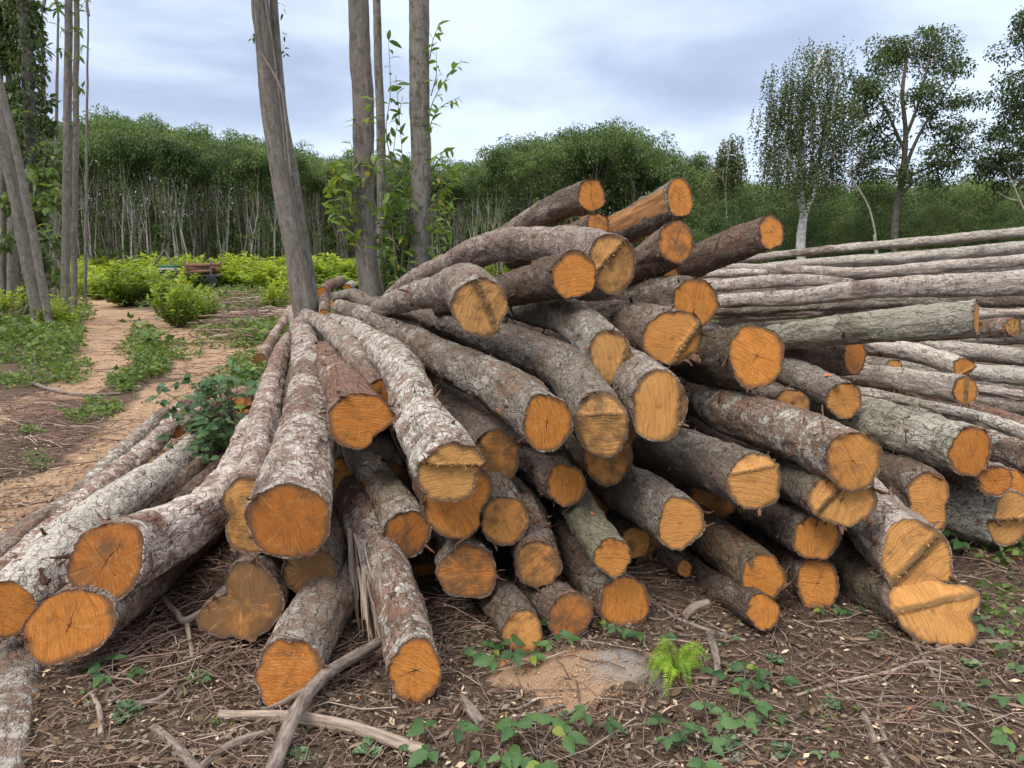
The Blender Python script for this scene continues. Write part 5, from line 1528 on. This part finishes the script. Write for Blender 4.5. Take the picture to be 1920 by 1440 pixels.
leaves(mb, np.stack([p[:, 0], p[:, 1], z + rng.random(k) * .018 + .004], -1), ax, np.array([0, 0, 1.]) + rng.normal(0, .45, (k, 3)), L, L * rng.uniform(.2, .55, k), droop=.05, fold=.08)
# scattered over the track too
k = 9000
Y = 4.2 + 12 * rng.random(k) ** 1.4
px = rng.uniform(-80, 520, k)
p = np.stack([xof(px, Y), Y], -1)
c, s = rot2(k)
L = rng.uniform(.015, .06, k)
leaves(mb, np.stack([p[:, 0], p[:, 1], gz(p[:, 0], p[:, 1]) + rng.random(k) * .012 + .003], -1), np.stack([c, s, rng.normal(0, .2, k)], -1), np.array([0, 0, 1.]) + rng.normal(0, .4, (k, 3)), L, L * rng.uniform(.2, .5, k), droop=.05, fold=.08)
tag(mb.build('bark_chip_litter', M['chip']), kind='stuff')
mb = MB()
p = thin(near_pts(1900), .85)
k = len(p)
c, s = rot2(k)
L = rng.uniform(.025, .10, k)
leaves(mb, np.stack([p[:, 0], p[:, 1], gz(p[:, 0], p[:, 1]) + rng.random(k) * .02 + .006], -1), np.stack([c, s, rng.normal(.03, .12, k)], -1), np.array([0, 0, 1.]) + rng.normal(0, .5, (k, 3)), L, L * rng.uniform(.07, .18, k), seg=2, droop=.12, fold=.8)
tag(mb.build('bark_strip_litter', M['shred2']), kind='stuff')
mb = MB()
p = thin(near_pts(2300), .8)
k = len(p)
c, s = rot2(k)
z = gz(p[:, 0], p[:, 1])
L = rng.uniform(.022, .060, k)
leaves(mb, np.stack([p[:, 0], p[:, 1], z + rng.random(k) * .02 + .006], -1), np.stack([c, s, rng.normal(.1, .3, k)], -1), np.array([0, 0, 1.]) + rng.normal(0, .6, (k, 3)), L, L * rng.uniform(.3, .5, k), seg=2, droop=.4, fold=.7)
tag(mb.build('dry_leaf_litter', M['dryleaf']), kind='stuff')
def twigs(mb, p, Lr, rr, seed0=0, raise_=.025):
    k = len(p)
    a = rng.uniform(0, 6.283, k)
    L = Lr[0] + (Lr[1] - Lr[0]) * rng.random(k) ** 2.2
    r = rng.uniform(*rr, k) * (.6 + .4 * L / Lr[1])
    for q in range(k):
        d = np.array([math.cos(a[q]), math.sin(a[q])])
        n = np.array([-d[1], d[0]])
        m = 5
        t = np.linspace(-.5, .5, m) * L[q]
        xy = p[q] + d * t[:, None] + n * (np.cumsum(rng.normal(0, .05, m)) * L[q])[:, None]
        zz = gz(xy[:, 0], xy[:, 1]) + r[q] + rng.random() * raise_ + rng.normal(0, .01, m) * L[q] * 2
        V = np.stack([xy[:, 0], xy[:, 1], np.maximum(zz, 0.0 - .06)], -1)
        tw = np.array([[0, 1], [.87, -.5], [-.87, -.5]])
        rad = r[q] * np.linspace(1, .5, m)
        n3 = np.array([n[0], n[1], 0])
        R = V[:, None] + rad[:, None, None] * (tw[None, :, :1] * n3 + tw[None, :, 1:] * np.array([0, 0, 1.]))
        mb.add(R, grid_faces(m, 3), 0, tint=np.full(m * 3, rng.random()))
mb = MB()
twigs(mb, thin(near_pts(6200)), (.04, .48), (.0012, .0042))
# thicker mat of twigs in the hollows among the logs on the left and along the track
twigs(mb, np.array([G(a, b)[:2] for a, b in zip(rng.uniform(200, 520, 400), rng.uniform(1060, 1300, 400))]), (.08, .45), (.002, .007), raise_=.05)
twigs(mb, np.array([G(a, b)[:2] for a, b in zip(rng.uniform(-40, 420, 330), rng.uniform(690, 960, 330))]), (.15, .8), (.003, .008))
twigs(mb, np.array([G(a, b)[:2] for a, b in zip(rng.uniform(0, 190, 300), rng.uniform(745, 830, 300))]), (.15, .9), (.004, .009))
twigs(mb, np.array([G(a, b)[:2] for a, b in zip(rng.uniform(380, 560, 420), rng.uniform(545, 640, 420))]), (.5, 2.4), (.008, .022), raise_=.2)
twigs(mb, np.array([G(a, b)[:2] for a, b in zip(rng.uniform(390, 550, 300), rng.uniform(560, 615, 300))]), (.5, 2.2), (.012, .03), raise_=.3)
twigs(mb, np.array([G(a, b)[:2] for a, b in zip(rng.uniform(180, 480, 260), rng.uniform(585, 700, 260))]), (.3, 1.2), (.005, .012))
tag(mb.build('twig_litter', M['twig']), kind='stuff')
mb = MB()
k = 2600
p = np.array([G(1075 + q[0] * 120, 1290 + q[1] * 70)[:2] for q in rng.normal(0, .6, (k, 2))])
z = gz(p[:, 0], p[:, 1])
L = rng.uniform(.0015, .005, k) * (1 + 1. * (rng.random(k) > .97))
ico = np.array([[1, 0, 0], [-1, 0, 0], [0, 1, 0], [0, -1, 0], [0, 0, .8], [0, 0, -.8]])
fo = np.array([[0, 2, 4], [2, 1, 4], [1, 3, 4], [3, 0, 4], [2, 0, 5], [1, 2, 5], [3, 1, 5], [0, 3, 5]])
V = np.stack([p[:, 0], p[:, 1], z + L * .4], -1)[:, None] + ico[None] * L[:, None, None] * rng.uniform(.6, 1.3, (k, 6, 1))
mb.add(V, (np.arange(k)[:, None, None] * 6 + fo).reshape(-1, 3))
M['crumb'] = mat_simple('sandy_crumbs', (.30, .18, .095), (.60, .40, .24), 200, 3, .95, .3)
tag(mb.build('sand_crumbs', M['crumb']), kind='stuff')

# ------------------------------------------------------------------ fallen branches
def branch(label, pts, side=(), name='fallen_branch', cat='branch', bp=None, mat='dead', lift=.0):
    """pts rows: photo x, y on the ground, width px, lift m"""
    mb = MB()
    W, R = [], []
    for px, py, d, *l in pts:
        g = G(px, py)
        r = .35 * d / F * float((g - CAM) @ FW)
        z = float(gz(g[0], g[1]))
        W.append([g[0], g[1], z + r + (l[0] if l else 0)]); R.append(r)
    c = np.mean(W, axis=0); c[2] = 0
    root = empty(name, c, label, cat)
    tube(mb, W, R, n=11, step=.02, lump=.22, wob=.004, seed=len(label))
    mb.build('branch_wood', M[mat], root, c)
    for sp in side:
        mb = MB()
        W, R = [], []
        for px, py, d, *l in sp:
            g = G(px, py)
            r = .42 * d / F * float((g - CAM) @ FW)
            W.append([g[0], g[1], float(gz(g[0], g[1])) + r + (l[0] if l else .01)]); R.append(r)
        tube(mb, W, R, n=8, step=.02, lump=.2, wob=.004, seed=len(sp))
        mb.build('side_shoot', M[mat], root, c)
branch('thick pale barkless branch across the lower left front', [(412,1354,28),(540,1362,34),(650,1376,36),(800,1426,32)], mat='old_wood')
branch('grey forked branch propped against the front oval log', [(710,1240,28,.06),(600,1322,36,.06),(565,1370,38,.06),(505,1480,44)], side=[[(598,1325,16,.06),(560,1328,14,.03),(520,1338,11),(490,1345,8)], [(700,1240,14,.03),(660,1250,14,.01),(600,1290,10)]])
branch('short mossy stick pointing down at the lower left front', [(288,1372,24),(330,1414,30),(375,1470,32)])
branch('lichen grey stick under the thick pale branch', [(370,1460,24),(440,1408,25),(515,1382,20)])
branch('forked twig branch rising before the kidney shaped end', [(300,1130,12,.02),(330,1165,16,.04),(352,1186,20,.05),(385,1178,16,.08),(428,1174,12,.10)], side=[[(352,1186,12,.04),(358,1215,9,.02),(362,1250,8)]], mat='old_wood')
branch('thin grey branch from the left end to the kidney shaped end', [(110,1260,9),(180,1240,12),(240,1215,13),(300,1170,14),(335,1165,12)])
branch('split chunk of pale wood lying before the right logs', [(1284,1160,22),(1300,1148,28),(1325,1138,24)], name='wood_chunk', cat='wood chunk', mat='old_wood')
branch('dark straight stick below the sandy mound', [(945,1358,9),(990,1350,11),(1058,1338,10)])
branch('curved brown stick standing in the right front litter', [(1608,1318,14),(1622,1350,18),(1640,1400,20),(1668,1450,22)])
branch('long thin dark branch crossing the right front litter', [(1590,1308,6),(1680,1315,8),(1800,1332,8),(1930,1372,9)])
branch('pale thin branch below the star shaped end', [(1490,1302,9),(1580,1280,10),(1660,1268,11),(1730,1256,10),(1795,1262,7)], mat='old_wood')
branch('dark twiggy branch running down from the star shaped end', [(1712,1208,9),(1730,1250,11),(1765,1310,10),(1812,1390,9),(1840,1440,8)], side=[[(1740,1270,6),(1775,1285,5),(1825,1300,4)]])
branch('long stick along the right front edge', [(1690,1440,14),(1660,1390,14),(1645,1340,11),(1655,1300,8)])
branch('brown branch on the ground in front of the low right logs', [(1215,1128,8),(1270,1160,12),(1330,1180,12),(1400,1200,10)])
branch('reddish root like branch right of the fern', [(1330,1190,20),(1342,1225,22),(1345,1260,20),(1335,1300,14)])
branch('pale stick at the far right below the stepped cuts', [(1640,1290,7),(1760,1228,12),(1850,1212,13),(1940,1216,12)], mat='old_wood')
branch('long crooked branch across the left sandy track', [(18,700,7),(60,722,9),(100,734,10),(150,738,9),(226,735,7)])
branch('fallen mossy trunk lying in the left undergrowth', [(-60,626,14,.1),(0,634,14,.08),(40,642,13,.05),(80,652,10,.02)])
branch('dark stick on the track beyond the green strip', [(208,651,5),(240,648,5),(272,640,4)])
branch('short grey stake standing at the front litter edge', [(168,1305,12),(184,1340,16),(190,1390,15)], mat='old_wood')
branch('curved brown twig left of the lower front', [(212,1310,10),(240,1330,16),(290,1325,18),(330,1290,14)])
branch('charred wood lump left of the dark straight stick', [(868,1320,20),(885,1350,34),(905,1378,30)], name='wood_chunk', cat='wood chunk', mat='dead')

# ------------------------------------------------------------------ small plants
def bramble(px, py, hw, label, k=3, seed=0, lift=0., small=1.):
    """sprig with k groups of three toothed leaflets; hw = photo half width in pixels"""
    r_ = np.random.default_rng(seed + int(px))
    g = G(px, py)
    z0 = float(gz(g[0], g[1]))
    b0 = np.array([g[0], g[1], z0 + lift])
    S_ = .86 * hw / F * math.hypot(g[1], 1.5)
    root = empty('bramble_sprig', b0, label, 'plant', None)
    lm, tm = MB(), MB()
    for q in range(k):
        a = 6.283 * q / k + r_.uniform(-.5, .5)
        R = S_ * r_.uniform(.35, .95) if k > 1 else 0
        tip = b0 + np.array([math.cos(a) * R, math.sin(a) * R, S_ * r_.uniform(.35, 1.1)])
        tube(tm, [b0, (b0 + tip) / 2 + np.array([0, 0, S_ * .2]), tip], [.0028, .0022, .0014], n=5, M=8, seed=q)
        for j in (-1, 0, 1):
            an = a + j * 1.35 + r_.uniform(-.25, .25)
            L = S_ * r_.uniform(.55, .8) * (1.12 if j == 0 else .92) * small
            dv = np.array([math.cos(an), math.sin(an), r_.uniform(-.25, .12)])
            leaflet(lm, tip + dv * .08 * S_, dv, np.array([0, 0, 1]) + r_.normal(0, .3, 3) + np.array([0, -.35, 0]), L, L * r_.uniform(.6, .72), r_.random())
    lm.build('foliage', M['bramble'], root, b0)
    tm.build('stalk', M['dead'], root, b0)
def leaflet(mb, b, ax, nn, L, W_, tint):
    ax = nrm(ax); nn = nrm(nn - ax * (nn @ ax)); sd = np.cross(ax, nn)
    n = 9
    x = np.linspace(0, 1, n)
    w = np.sin(np.pi * x ** .8) ** .8 * (1 - .25 * x) * .5
    w[0] = w[-1] = 0.02
    tooth = 1 + .10 * np.where(np.arange(n) % 2 == 0, 1, -1)
    rows = []
    for f_ in (-1, -.5, 0, .5, 1):
        up = abs(f_) * .16 * W_ - (.02 * W_ * np.where(np.arange(n) % 2 == 0, 1, -1)) * abs(f_)
        c = b + ax * (L * (x - .05 * abs(f_)))[:, None] - nn * (L * .22 * x * x)[:, None]
        rows.append(c + sd * (f_ * w * tooth * W_)[:, None] + nn * (up * np.sin(np.pi * x))[:, None])
    V = np.array(rows)
    i, j = np.meshgrid(np.arange(4), np.arange(n - 1), indexing='ij')
    fq = np.stack([i * n + j, i * n + j + 1, (i + 1) * n + j + 1, (i + 1) * n + j], -1).reshape(-1, 4)
    mb.add(V, fq, 0, tint=np.full(5 * n, tint))
for q, (x, y, hw, lab, k) in enumerate([
    (905,1235,34,'dark bramble left of the pale blotched log end',4),(955,1262,48,'bramble with light toothed leaves below the blotched log end',4),
    (1020,1215,38,'bramble between the blotched end and the rusty end',3),(1052,1242,36,'bramble at the left rim of the sandy mound',2),
    (1158,1198,30,'bramble under the bright orange end above the mound',3),(1225,1210,36,'bramble on the right rim of the sandy mound',2),
    (1295,1265,30,'dark bramble mixed with the fern',2),(1395,1290,44,'largest bramble right of the fern',4),(1382,1345,48,'bramble running down below the largest one',4),
    (1448,1285,34,'bramble with rounded leaves right of the largest one',3),(1440,1350,34,'pale backed bramble leaf at the right front',2),(1330,1378,44,'bramble in front of the sandy mound, right side',3),
    (1245,1395,44,'bramble with upright pair of leaves at the front',3),(1312,1425,52,'broad bramble at the lower front edge, right of centre',3),
    (1118,1385,56,'bramble with big smooth leaves below the ash patch',2),(1008,1435,62,'dense bramble patch at the lower front edge',6),(930,1440,44,'small bramble left of the dense patch',4),
    (828,1428,56,'light green bramble at the end of the pale branch',3),(755,1420,26,'three light leaves beside the pale branch',1),
    (212,1278,46,'bramble on bare ground below the flat orange end',4),(1548,1158,26,'bramble in the shade under the cracked end',2),(1596,1160,22,'bramble in the shade left of the star shaped end',2),
    (1806,1042,40,'bramble under the stepped yellow cuts',3),(1856,1196,36,'light bramble right of the star shaped end',3),(1900,1260,40,'bramble at the right picture edge, low',3),
    (1870,1330,36,'pale green seedling at the right front edge',3),(1790,1352,28,'yellow green seedling in the right litter',2),(1365,1205,20,'tiny seedling before the low right logs',2),(1912,1420,44,'bramble in the lower right corner',4),
    (1545,1430,22,'upright seedling at the lower right front',2),(360,1290,24,'small seedling in front of the front oval log',3),(300,1215,16,'tiny bright seedling among the left twigs',2)]):
    bramble(x, y, hw, lab, k, seed=q)
# bramble growing over the left logs
lm, tm = MB(), MB()
r_ = np.random.default_rng(44)
b0 = np.array([xof(425, 5.6), 5.6, 0.])
for q in range(130):
    px, py = 405 + r_.normal(0, 32), 795 + r_.normal(0, 44)
    if q > 108: px, py = r_.uniform(290, 380), 735 + r_.normal(0, 14)
    if q > 118: px, py = r_.uniform(400, 480), 715 + r_.normal(0, 14)
    tip = P(px, py, 5.35 + r_.uniform(-.35, .5))[0]
    tube(tm, [b0 + np.array([r_.normal(0, .1), r_.normal(0, .1), .25]), (b0 + tip) / 2 + np.array([0, 0, .12]), tip], [.004, .003, .0015], n=4, M=8, seed=q)
    a = r_.uniform(0, 6.28)
    for j in (-1, 0, 1, 2):
        an = a + j * 1.3
        L = r_.uniform(.055, .10)
        dv = np.array([math.cos(an), math.sin(an), r_.uniform(-.4, .2)])
        leaflet(lm, tip + r_.normal(0, .03, 3), dv, np.array([0, -.5, .8]) + r_.normal(0, .35, 3), L, L * .68, r_.random())
rt = empty('bramble_bush', b0, 'dark bramble bush sprawling over the pale logs on the left', 'bush')
lm.build('foliage', M['bramble'], rt, b0)
tm.build('stalk', M['dead'], rt, b0)

def thistle(px, py, hw, label, seed):
    r_ = np.random.default_rng(seed)
    g = G(px, py)
    b0 = np.array([g[0], g[1], float(gz(g[0], g[1]))])
    S_ = hw / F * math.hypot(g[1], 1.5)
    root = empty('thistle_plant', b0, label, 'plant')
    lm = MB()
    for q in range(13):
        a = r_.uniform(0, 6.28)
        d = np.array([math.cos(a), math.sin(a), r_.uniform(.3, 1.8)])
        d = nrm(d)
        L = S_ * r_.uniform(.7, 1.25)
        n = 10
        x = np.linspace(.1, 1, n)
        c = b0 + d * (L * x)[:, None] - np.array([0, 0, 1.]) * (L * .35 * x * x)[:, None]
        s_ = nrm(np.cross(d, np.array([0, 0, 1.])))
        w = L * .30 * np.sin(np.pi * x * .9) + .004
        for sg in (-1, 1):
            leaves(lm, c, s_ * sg + d * .55 + r_.normal(0, .12, (n, 3)), np.array([0, 0, 1.]) + r_.normal(0, .3, (n, 3)), w, w * .42, seg=1, droop=.1)
        leaves(lm, c[:-1], np.diff(c, axis=0), np.array([[0, 0, 1.]]) + r_.normal(0, .1, (n - 1, 3)), np.full(n - 1, L * .16), np.full(n - 1, L * .07))
    lm.build('leaf_rosette', M['thistle'], root, b0)
for q, (x, y, hw, lab) in enumerate([(238,1345,34,'grey green feathery weed at the lower left'),(372,1275,26,'feathery weed in front of the oval log end'),(1452,1240,26,'feathery weed below the low right logs'),
    (1378,1255,20,'slim feathery weed behind the largest bramble'),(1368,1408,36,'feathery weed at the lower front, beside the broad bramble'),(1556,1322,26,'pale feathery weed in the right litter'),(1462,1415,26,'small feathery weed at the lower right front'),
    (690,1415,30,'feathery weed in front of the pale branch'),(1812,1262,24,'feathery weed right of the thin pale branch'),(560,1425,24,'feathery weed between the two front branches'),(1065,1352,16,'tiny feathery weed below the ash patch'),(1640,1200,18,'sparse feathery weed left of the star shaped end foot')]):
    thistle(x, y, hw, lab, 300 + q)

def fern(label, fronds):
    g = G(1268, 1272)
    b0 = np.array([g[0], g[1], float(gz(g[0], g[1]))])
    root = empty('fern', b0, label, 'fern')
    for q, (px, py, w, up) in enumerate(fronds):
        lm = MB()
        t = G(px, py)
        tip = np.array([t[0], t[1], up])
        if up > .05:
            tip = P(px, py, b0[1] - .02 + .01 * q)[0]
        pts = [b0, b0 * .4 + tip * .6 + np.array([0, 0, .07]), tip]
        C, u, _ = spline(pts, M=30)
        T = nrm(np.gradient(C, axis=0))
        S_ = w / F * b0[1]
        sd = nrm(np.cross(T, np.array([.0, -.6, .8])))
        n0 = np.cross(sd, T)
        n0 = np.where(n0[:, 1:2] > 0, -n0, n0)
        i = np.arange(3, 30)
        x = (i - 3) / 27.
        w_ = S_ * (1.05 - x) ** .75 * np.minimum(1, x * 5 + .5) * 1.15
        for sg in (-1, 1):
            dv = sd[i] * sg + T[i] * .45 + rng.normal(0, .05, (27, 3))
            sp_ = np.linalg.norm(C[1] - C[0])
            leaves(lm, C[i], dv, n0[i] + rng.normal(0, .18, (27, 3)), w_, np.minimum(w_ * .26, sp_ * .95), tint=rng.uniform(.2, 1, 27), droop=.12, fold=.15)
        tube(lm, pts, [.0022, .0016, .0007], n=4, M=12)
        lm.build('frond', M['fern'], root, b0, smooth=False)
fern('bright yellow green fern right of the sandy mound', [(1226,1222,22,.2),(1330,1236,24,.2),(1212,1262,24,.12),(1218,1304,24,.05),(1246,1326,24,.04),(1292,1318,22,.05),(1322,1268,22,.12),(1300,1240,16,.2)])

# dead grass round the stools at the left edge
mb = MB()
k = 900
px, py = rng.uniform(-30, 50, k), rng.uniform(560, 610, k)
g = np.array([G(a, 600 + (b - 585) * .4) for a, b in zip(px, py)])
d = rdir(k); d[:, 2] = np.abs(d[:, 2]) * .6
leaves(mb, np.stack([g[:, 0], g[:, 1], rng.random(k) * .3], -1), d, rdir(k), rng.uniform(.2, .6, k), .012, tint=.5 + .5 * rng.random(k), droop=.5)
tag(mb.build('dead_grass', M['twig']), kind='stuff')

# ------------------------------------------------------------------ far tractor and its load
def box(mb, c, s, rz=0, ry=0, bev=.02):
    x, y, z = np.array(s) / 2
    b = min(bev, x * .4, y * .4, z * .4)
    v = []
    for sx in (-1, 1):
        for sy in (-1, 1):
            for sz in (-1, 1):
                v += [(sx * (x - b), sy * (y - b), sz * z), (sx * (x - b), sy * y, sz * (z - b)), (sx * x, sy * (y - b), sz * (z - b))]
    import bmesh
    bm = bmesh.new()
    for q in v: bm.verts.new(q)
    r = bmesh.ops.convex_hull(bm, input=bm.verts)
    bmesh.ops.triangulate(bm, faces=bm.faces)
    bm.verts.index_update()
    V = np.array([q.co[:] for q in bm.verts])
    Fc = np.array([[q.index for q in f.verts] for f in bm.faces])
    bm.free()
    cy, sy_ = math.cos(ry), math.sin(ry)
    V = V @ np.array([[cy, 0, -sy_], [0, 1, 0], [sy_, 0, cy]])
    cz, sz_ = math.cos(rz), math.sin(rz)
    V = V @ np.array([[cz, sz_, 0], [-sz_, cz, 0], [0, 0, 1]])
    mb.add(V + np.array(c), Fc)
def plain(name, col, rough=.5, metal=0.):
    s = NT(name)
    p = s.n('ShaderNodeTexCoord').outputs['Object']
    n = s.noise(p, 7, 4, .6)
    s.b.inputs['Metallic'].default_value = metal
    return s.fin(s.mix(s.step(n, .3, .8), col, tuple(q * .62 for q in col)), rough, .4)
M['green'] = plain('dark_green_paint', (.035, .16, .085))
M['whitep'] = plain('white_paint', (.72, .74, .72))
M['rubber'] = plain('tyre_rubber', (.022, .022, .024), .85)
M['glass'] = plain('dark_cab_glass', (.03, .04, .045), .12)
M['steel'] = plain('worn_crane_steel', (.20, .175, .16), .5, .2)
TY = 41.
tx = xof(316, TY)
tb = np.array([tx, TY, 0.])
rt = empty('forestry_tractor', tb, 'green and white forestry tractor with folded crane, far behind the bushes', 'tractor')
def part(name, mat, fn, smooth=False, parent=rt):
    mb = MB(); fn(mb); return mb.build(name, M[mat], parent, tb if parent is rt else (0, 0, 0), smooth)
L_ = lambda x, y, z: tb + np.array([x, y, z])
def wheel(x, y, r):
    a = np.arange(24) / 24 * 6.283
    prof = [(r * .45, -.2), (r * .9, -.22), (r, -.14), (r, .14), (r * .9, .22), (r * .45, .2)]
    mb = MB()
    V = np.array([[[tb[0] + x + q[0] * math.cos(t) * (1 if k % 2 else .985), tb[1] + y + q[1], r + q[0] * math.sin(t) * (1 if k % 2 else .985)] for k, t in enumerate(a)] for q in prof])
    mb.add(V, grid_faces(6, 24))
    w_ = mb.build('wheel', M['rubber'], rt, tb)
    mb = MB()
    V = np.array([[[tb[0] + x + q * math.cos(t), tb[1] + y + yy, r + q * math.sin(t)] for t in a] for q, yy in ((r * .46, -.16), (r * .2, -.10), (.01, -.12))])
    mb.add(V, grid_faces(3, 24))
    mb.build('rim', M['whitep'], w_, tb)
for x, y, r in [(-.55, -.7, .72), (1.0, -.7, .72), (-.55, .7, .72), (1.0, .7, .72)]:
    wheel(x, y, r)
part('body', 'green', lambda m: (box(m, L_(.2, 0, .85), (2.4, 1.1, .5), bev=.06), box(m, L_(-.75, 0, 1.1), (.9, 1.0, .55), bev=.08)))
part('cab', 'whitep', lambda m: [box(m, L_(x, y, 1.45), (.07, .07, .8)) for x in (-.2, .9) for y in (-.5, .5)] + [box(m, L_(.35, 0, 1.12), (1.15, 1.06, .14)), box(m, L_(.35, 0, 1.66), (1.16, 1.08, .14))])
part('cab_roof', 'green', lambda m: box(m, L_(.35, 0, 1.84), (1.3, 1.2, .16), bev=.05))
part('cab_window', 'glass', lambda m: box(m, L_(.35, 0, 1.4), (1.04, .98, .44)))
part('mudguard', 'green', lambda m: (box(m, L_(-.55, -.72, 1.5), (.8, .45, .06)), box(m, L_(1.0, -.72, 1.5), (.8, .45, .06))))
def beam(a, b, w0):
    def f(m):
        A, B = [(P(*q)[0] - tb) / .7 + tb for q in (a, b)]
        tube(m, [A, (A + B) / 2, B], [w0, w0 * .95, w0 * .8], n=4, M=4)
    return f
part('crane_mast', 'steel', beam((331, 520, TY - .3), (326, 500, TY - .3), .13))
part('crane_boom', 'steel', beam((329, 506, TY - .3), (308, 468, TY - .35), .10))
part('crane_arm', 'steel', beam((309, 469, TY - .38), (285, 502, TY - .45), .09))
PP = lambda *q: (P(*q)[0] - tb) / .7 + tb
part('grapple', 'steel', lambda m: (tube(m, [PP(286, 501, TY - .45), PP(282, 512, TY - .45), PP(287, 520, TY - .45)], [.06, .07, .02], n=6, M=6), tube(m, [PP(286, 501, TY - .45), PP(291, 512, TY - .45), PP(287, 520, TY - .45)], [.06, .07, .02], n=6, M=6)))
rt.scale = (.7, .7, .7)
rt = empty('log_trailer', L_(2.1, 0, 0), 'low trailer behind the far tractor, hidden by bushes', 'trailer')
def part2(name, mat, fn):
    mb = MB(); fn(mb); return mb.build(name, M[mat], rt, rt.location, False)
part2('bed', 'steel', lambda m: box(m, L_(2.1, 0, .8), (1.9, .9, .14)))
for x in (1.4, 2.8):
    for y in (-.7, .7):
        part2('stake', 'steel', lambda m: box(m, L_(x, y, 1.2), (.07, .07, .8)))
a24 = np.arange(20) / 20 * 6.283
for x in (2.0, 2.7):
    for y in (-.55, .55):
        part2('wheel', 'rubber', lambda m: m.add(np.array([[[tb[0] + x + q * math.cos(t), tb[1] + y + yy, .38 + q * math.sin(t)] for t in a24] for q, yy in ((.02, -.15), (.33, -.15), (.38, -.08), (.38, .08), (.33, .15), (.02, .15))]), grid_faces(6, 20)))
r_ = np.random.default_rng(8)
proto_l = None
for q in range(15):
    row, colm = divmod(q, 6)
    if proto_l is None:
        rl = empty('loaded_log', (0, 0, 0), 'small log in the load beside the far tractor', 'log', 'logs loaded on the far trailer')
        mb = MB(); tube(mb, [(-.75, 0, 0), (0, .02, .01), (.75, 0, 0)], [.10, .095, .085], n=10, M=8, bp=(.4, .9, 0))
        kb = mb.build('bark', M['bark'], rl)
        mb = MB(); mb.add([[-.754, .1 * math.cos(t), .1 * math.sin(t)] for t in a24] + [[-.757, 0, 0]], [[(z + 1) % 20, z, 20] for z in range(20)], fc=[[math.cos(t), math.sin(t), .8] for t in a24] + [[0, 0, 0]], par=np.tile((0, .2, 1.), (21, 1)), par2=np.tile((0, -99., 0), (21, 1)))
        kf = mb.build('cut_face', M['face'], rl)
        kids(rl, kb, kf); proto_l = rl; o = rl
    else:
        o = copy_tree(proto_l)
    o.location = [float(v) for v in L_(2.1 + r_.uniform(-.2, .25), -.55 + colm * .2 + .1 * (row % 2), 1.0 + row * .17)]
    o.rotation_euler = (0, r_.normal(0, .04), r_.normal(0, .08))
# ------------------------------------------------------------------ light and air
SUN_EL, SUN_AZ = math.radians(52), math.radians(220)      # azimuth clockwise from +Y: behind the camera, to its left
sd = np.array([math.sin(SUN_AZ) * math.cos(SUN_EL), math.cos(SUN_AZ) * math.cos(SUN_EL), math.sin(SUN_EL)])
ld = bpy.data.lights.new('sun', 'SUN')
ld.energy = 1.5
ld.angle = math.radians(24)
ld.color = (1, .95, .88)
lo = bpy.data.objects.new('sun', ld)
COL.objects.link(lo)
lo.rotation_euler = Vector(-sd).to_track_quat('-Z', 'Y').to_euler()

w = bpy.data.worlds.new('World')
S.world = w
w.use_nodes = True
t = w.node_tree
for n in list(t.nodes):
    t.nodes.remove(n)
class WT(NT):
    def __init__(s, tree):
        s.t = tree
s = WT(t)
out = s.n('ShaderNodeOutputWorld')
bgd = s.n('ShaderNodeBackground')
t.links.new(bgd.outputs[0], out.inputs[0])
sky = s.n('ShaderNodeTexSky', sky_type='NISHITA')
sky.sun_disc = False
sky.sun_elevation = SUN_EL
sky.sun_rotation = SUN_AZ
sky.dust_density = 2.
d = s.n('ShaderNodeTexCoord').outputs['Generated']
x = s.sep(d)
zz = s.math('MAXIMUM', x[2], 0.)
den = s.math('ADD', zz, .16)
pc = s.comb(s.math('DIVIDE', x[0], den), s.math('DIVIDE', x[1], den), 0.)
n1 = s.noise(s.vmath('ADD', s.vmath('MULTIPLY', pc, (.75, 1., 1)), (4.3, 1.7, 0)), .85, 5, .52, .25)
n2 = s.noise(s.vmath('ADD', pc, (11.3, 5.2, 3)), .38, 3, .5)
cl = s.math('ADD', s.math('MULTIPLY', n1, .75), s.math('MULTIPLY', n2, .45))
f = s.step(cl, .47, .70)
cloud = s.mix(f, (3.9, 4.75, 6.55), (7.8, 8.9, 10.8))
lowb = s.math('SUBTRACT', 1, s.step(zz, .0, .22))
cloud = s.mix(s.math('MULTIPLY', lowb, .35), cloud, (6.0, 7.0, 8.9))
zen = s.math('ADD', 1., s.math('MULTIPLY', s.step(zz, .30, .9), 1.5))     # an overcast sky is brightest overhead
cloud = s.mix(1., cloud, s.comb(s.math('MULTIPLY', zen, s.math('ADD', 1., s.math('MULTIPLY', s.step(zz, .3, .6), .16))), zen, s.math('MULTIPLY', zen, s.math('SUBTRACT', 1., s.math('MULTIPLY', s.step(zz, .3, .6), .17)))), 'MULTIPLY')
col = s.mix(.90, sky.outputs[0], cloud)
t.links.new(col, bgd.inputs[0])
bgd.inputs[1].default_value = .09

S.view_settings.view_transform = 'Standard'
S.view_settings.look = 'None'
S.view_settings.exposure = .5
S.view_settings.gamma = 1
S.render.engine = 'CYCLES'
S.cycles.use_denoising = True
try:
    S.cycles.denoiser = 'OPENIMAGEDENOISE'
    S.cycles.denoising_input_passes = 'RGB_ALBEDO_NORMAL'
except Exception:
    pass
S.cycles.max_bounces = 6
S.cycles.diffuse_bounces = 4
S.cycles.transmission_bounces = 3
S.cycles.use_adaptive_sampling = True
S.cycles.adaptive_threshold = .012
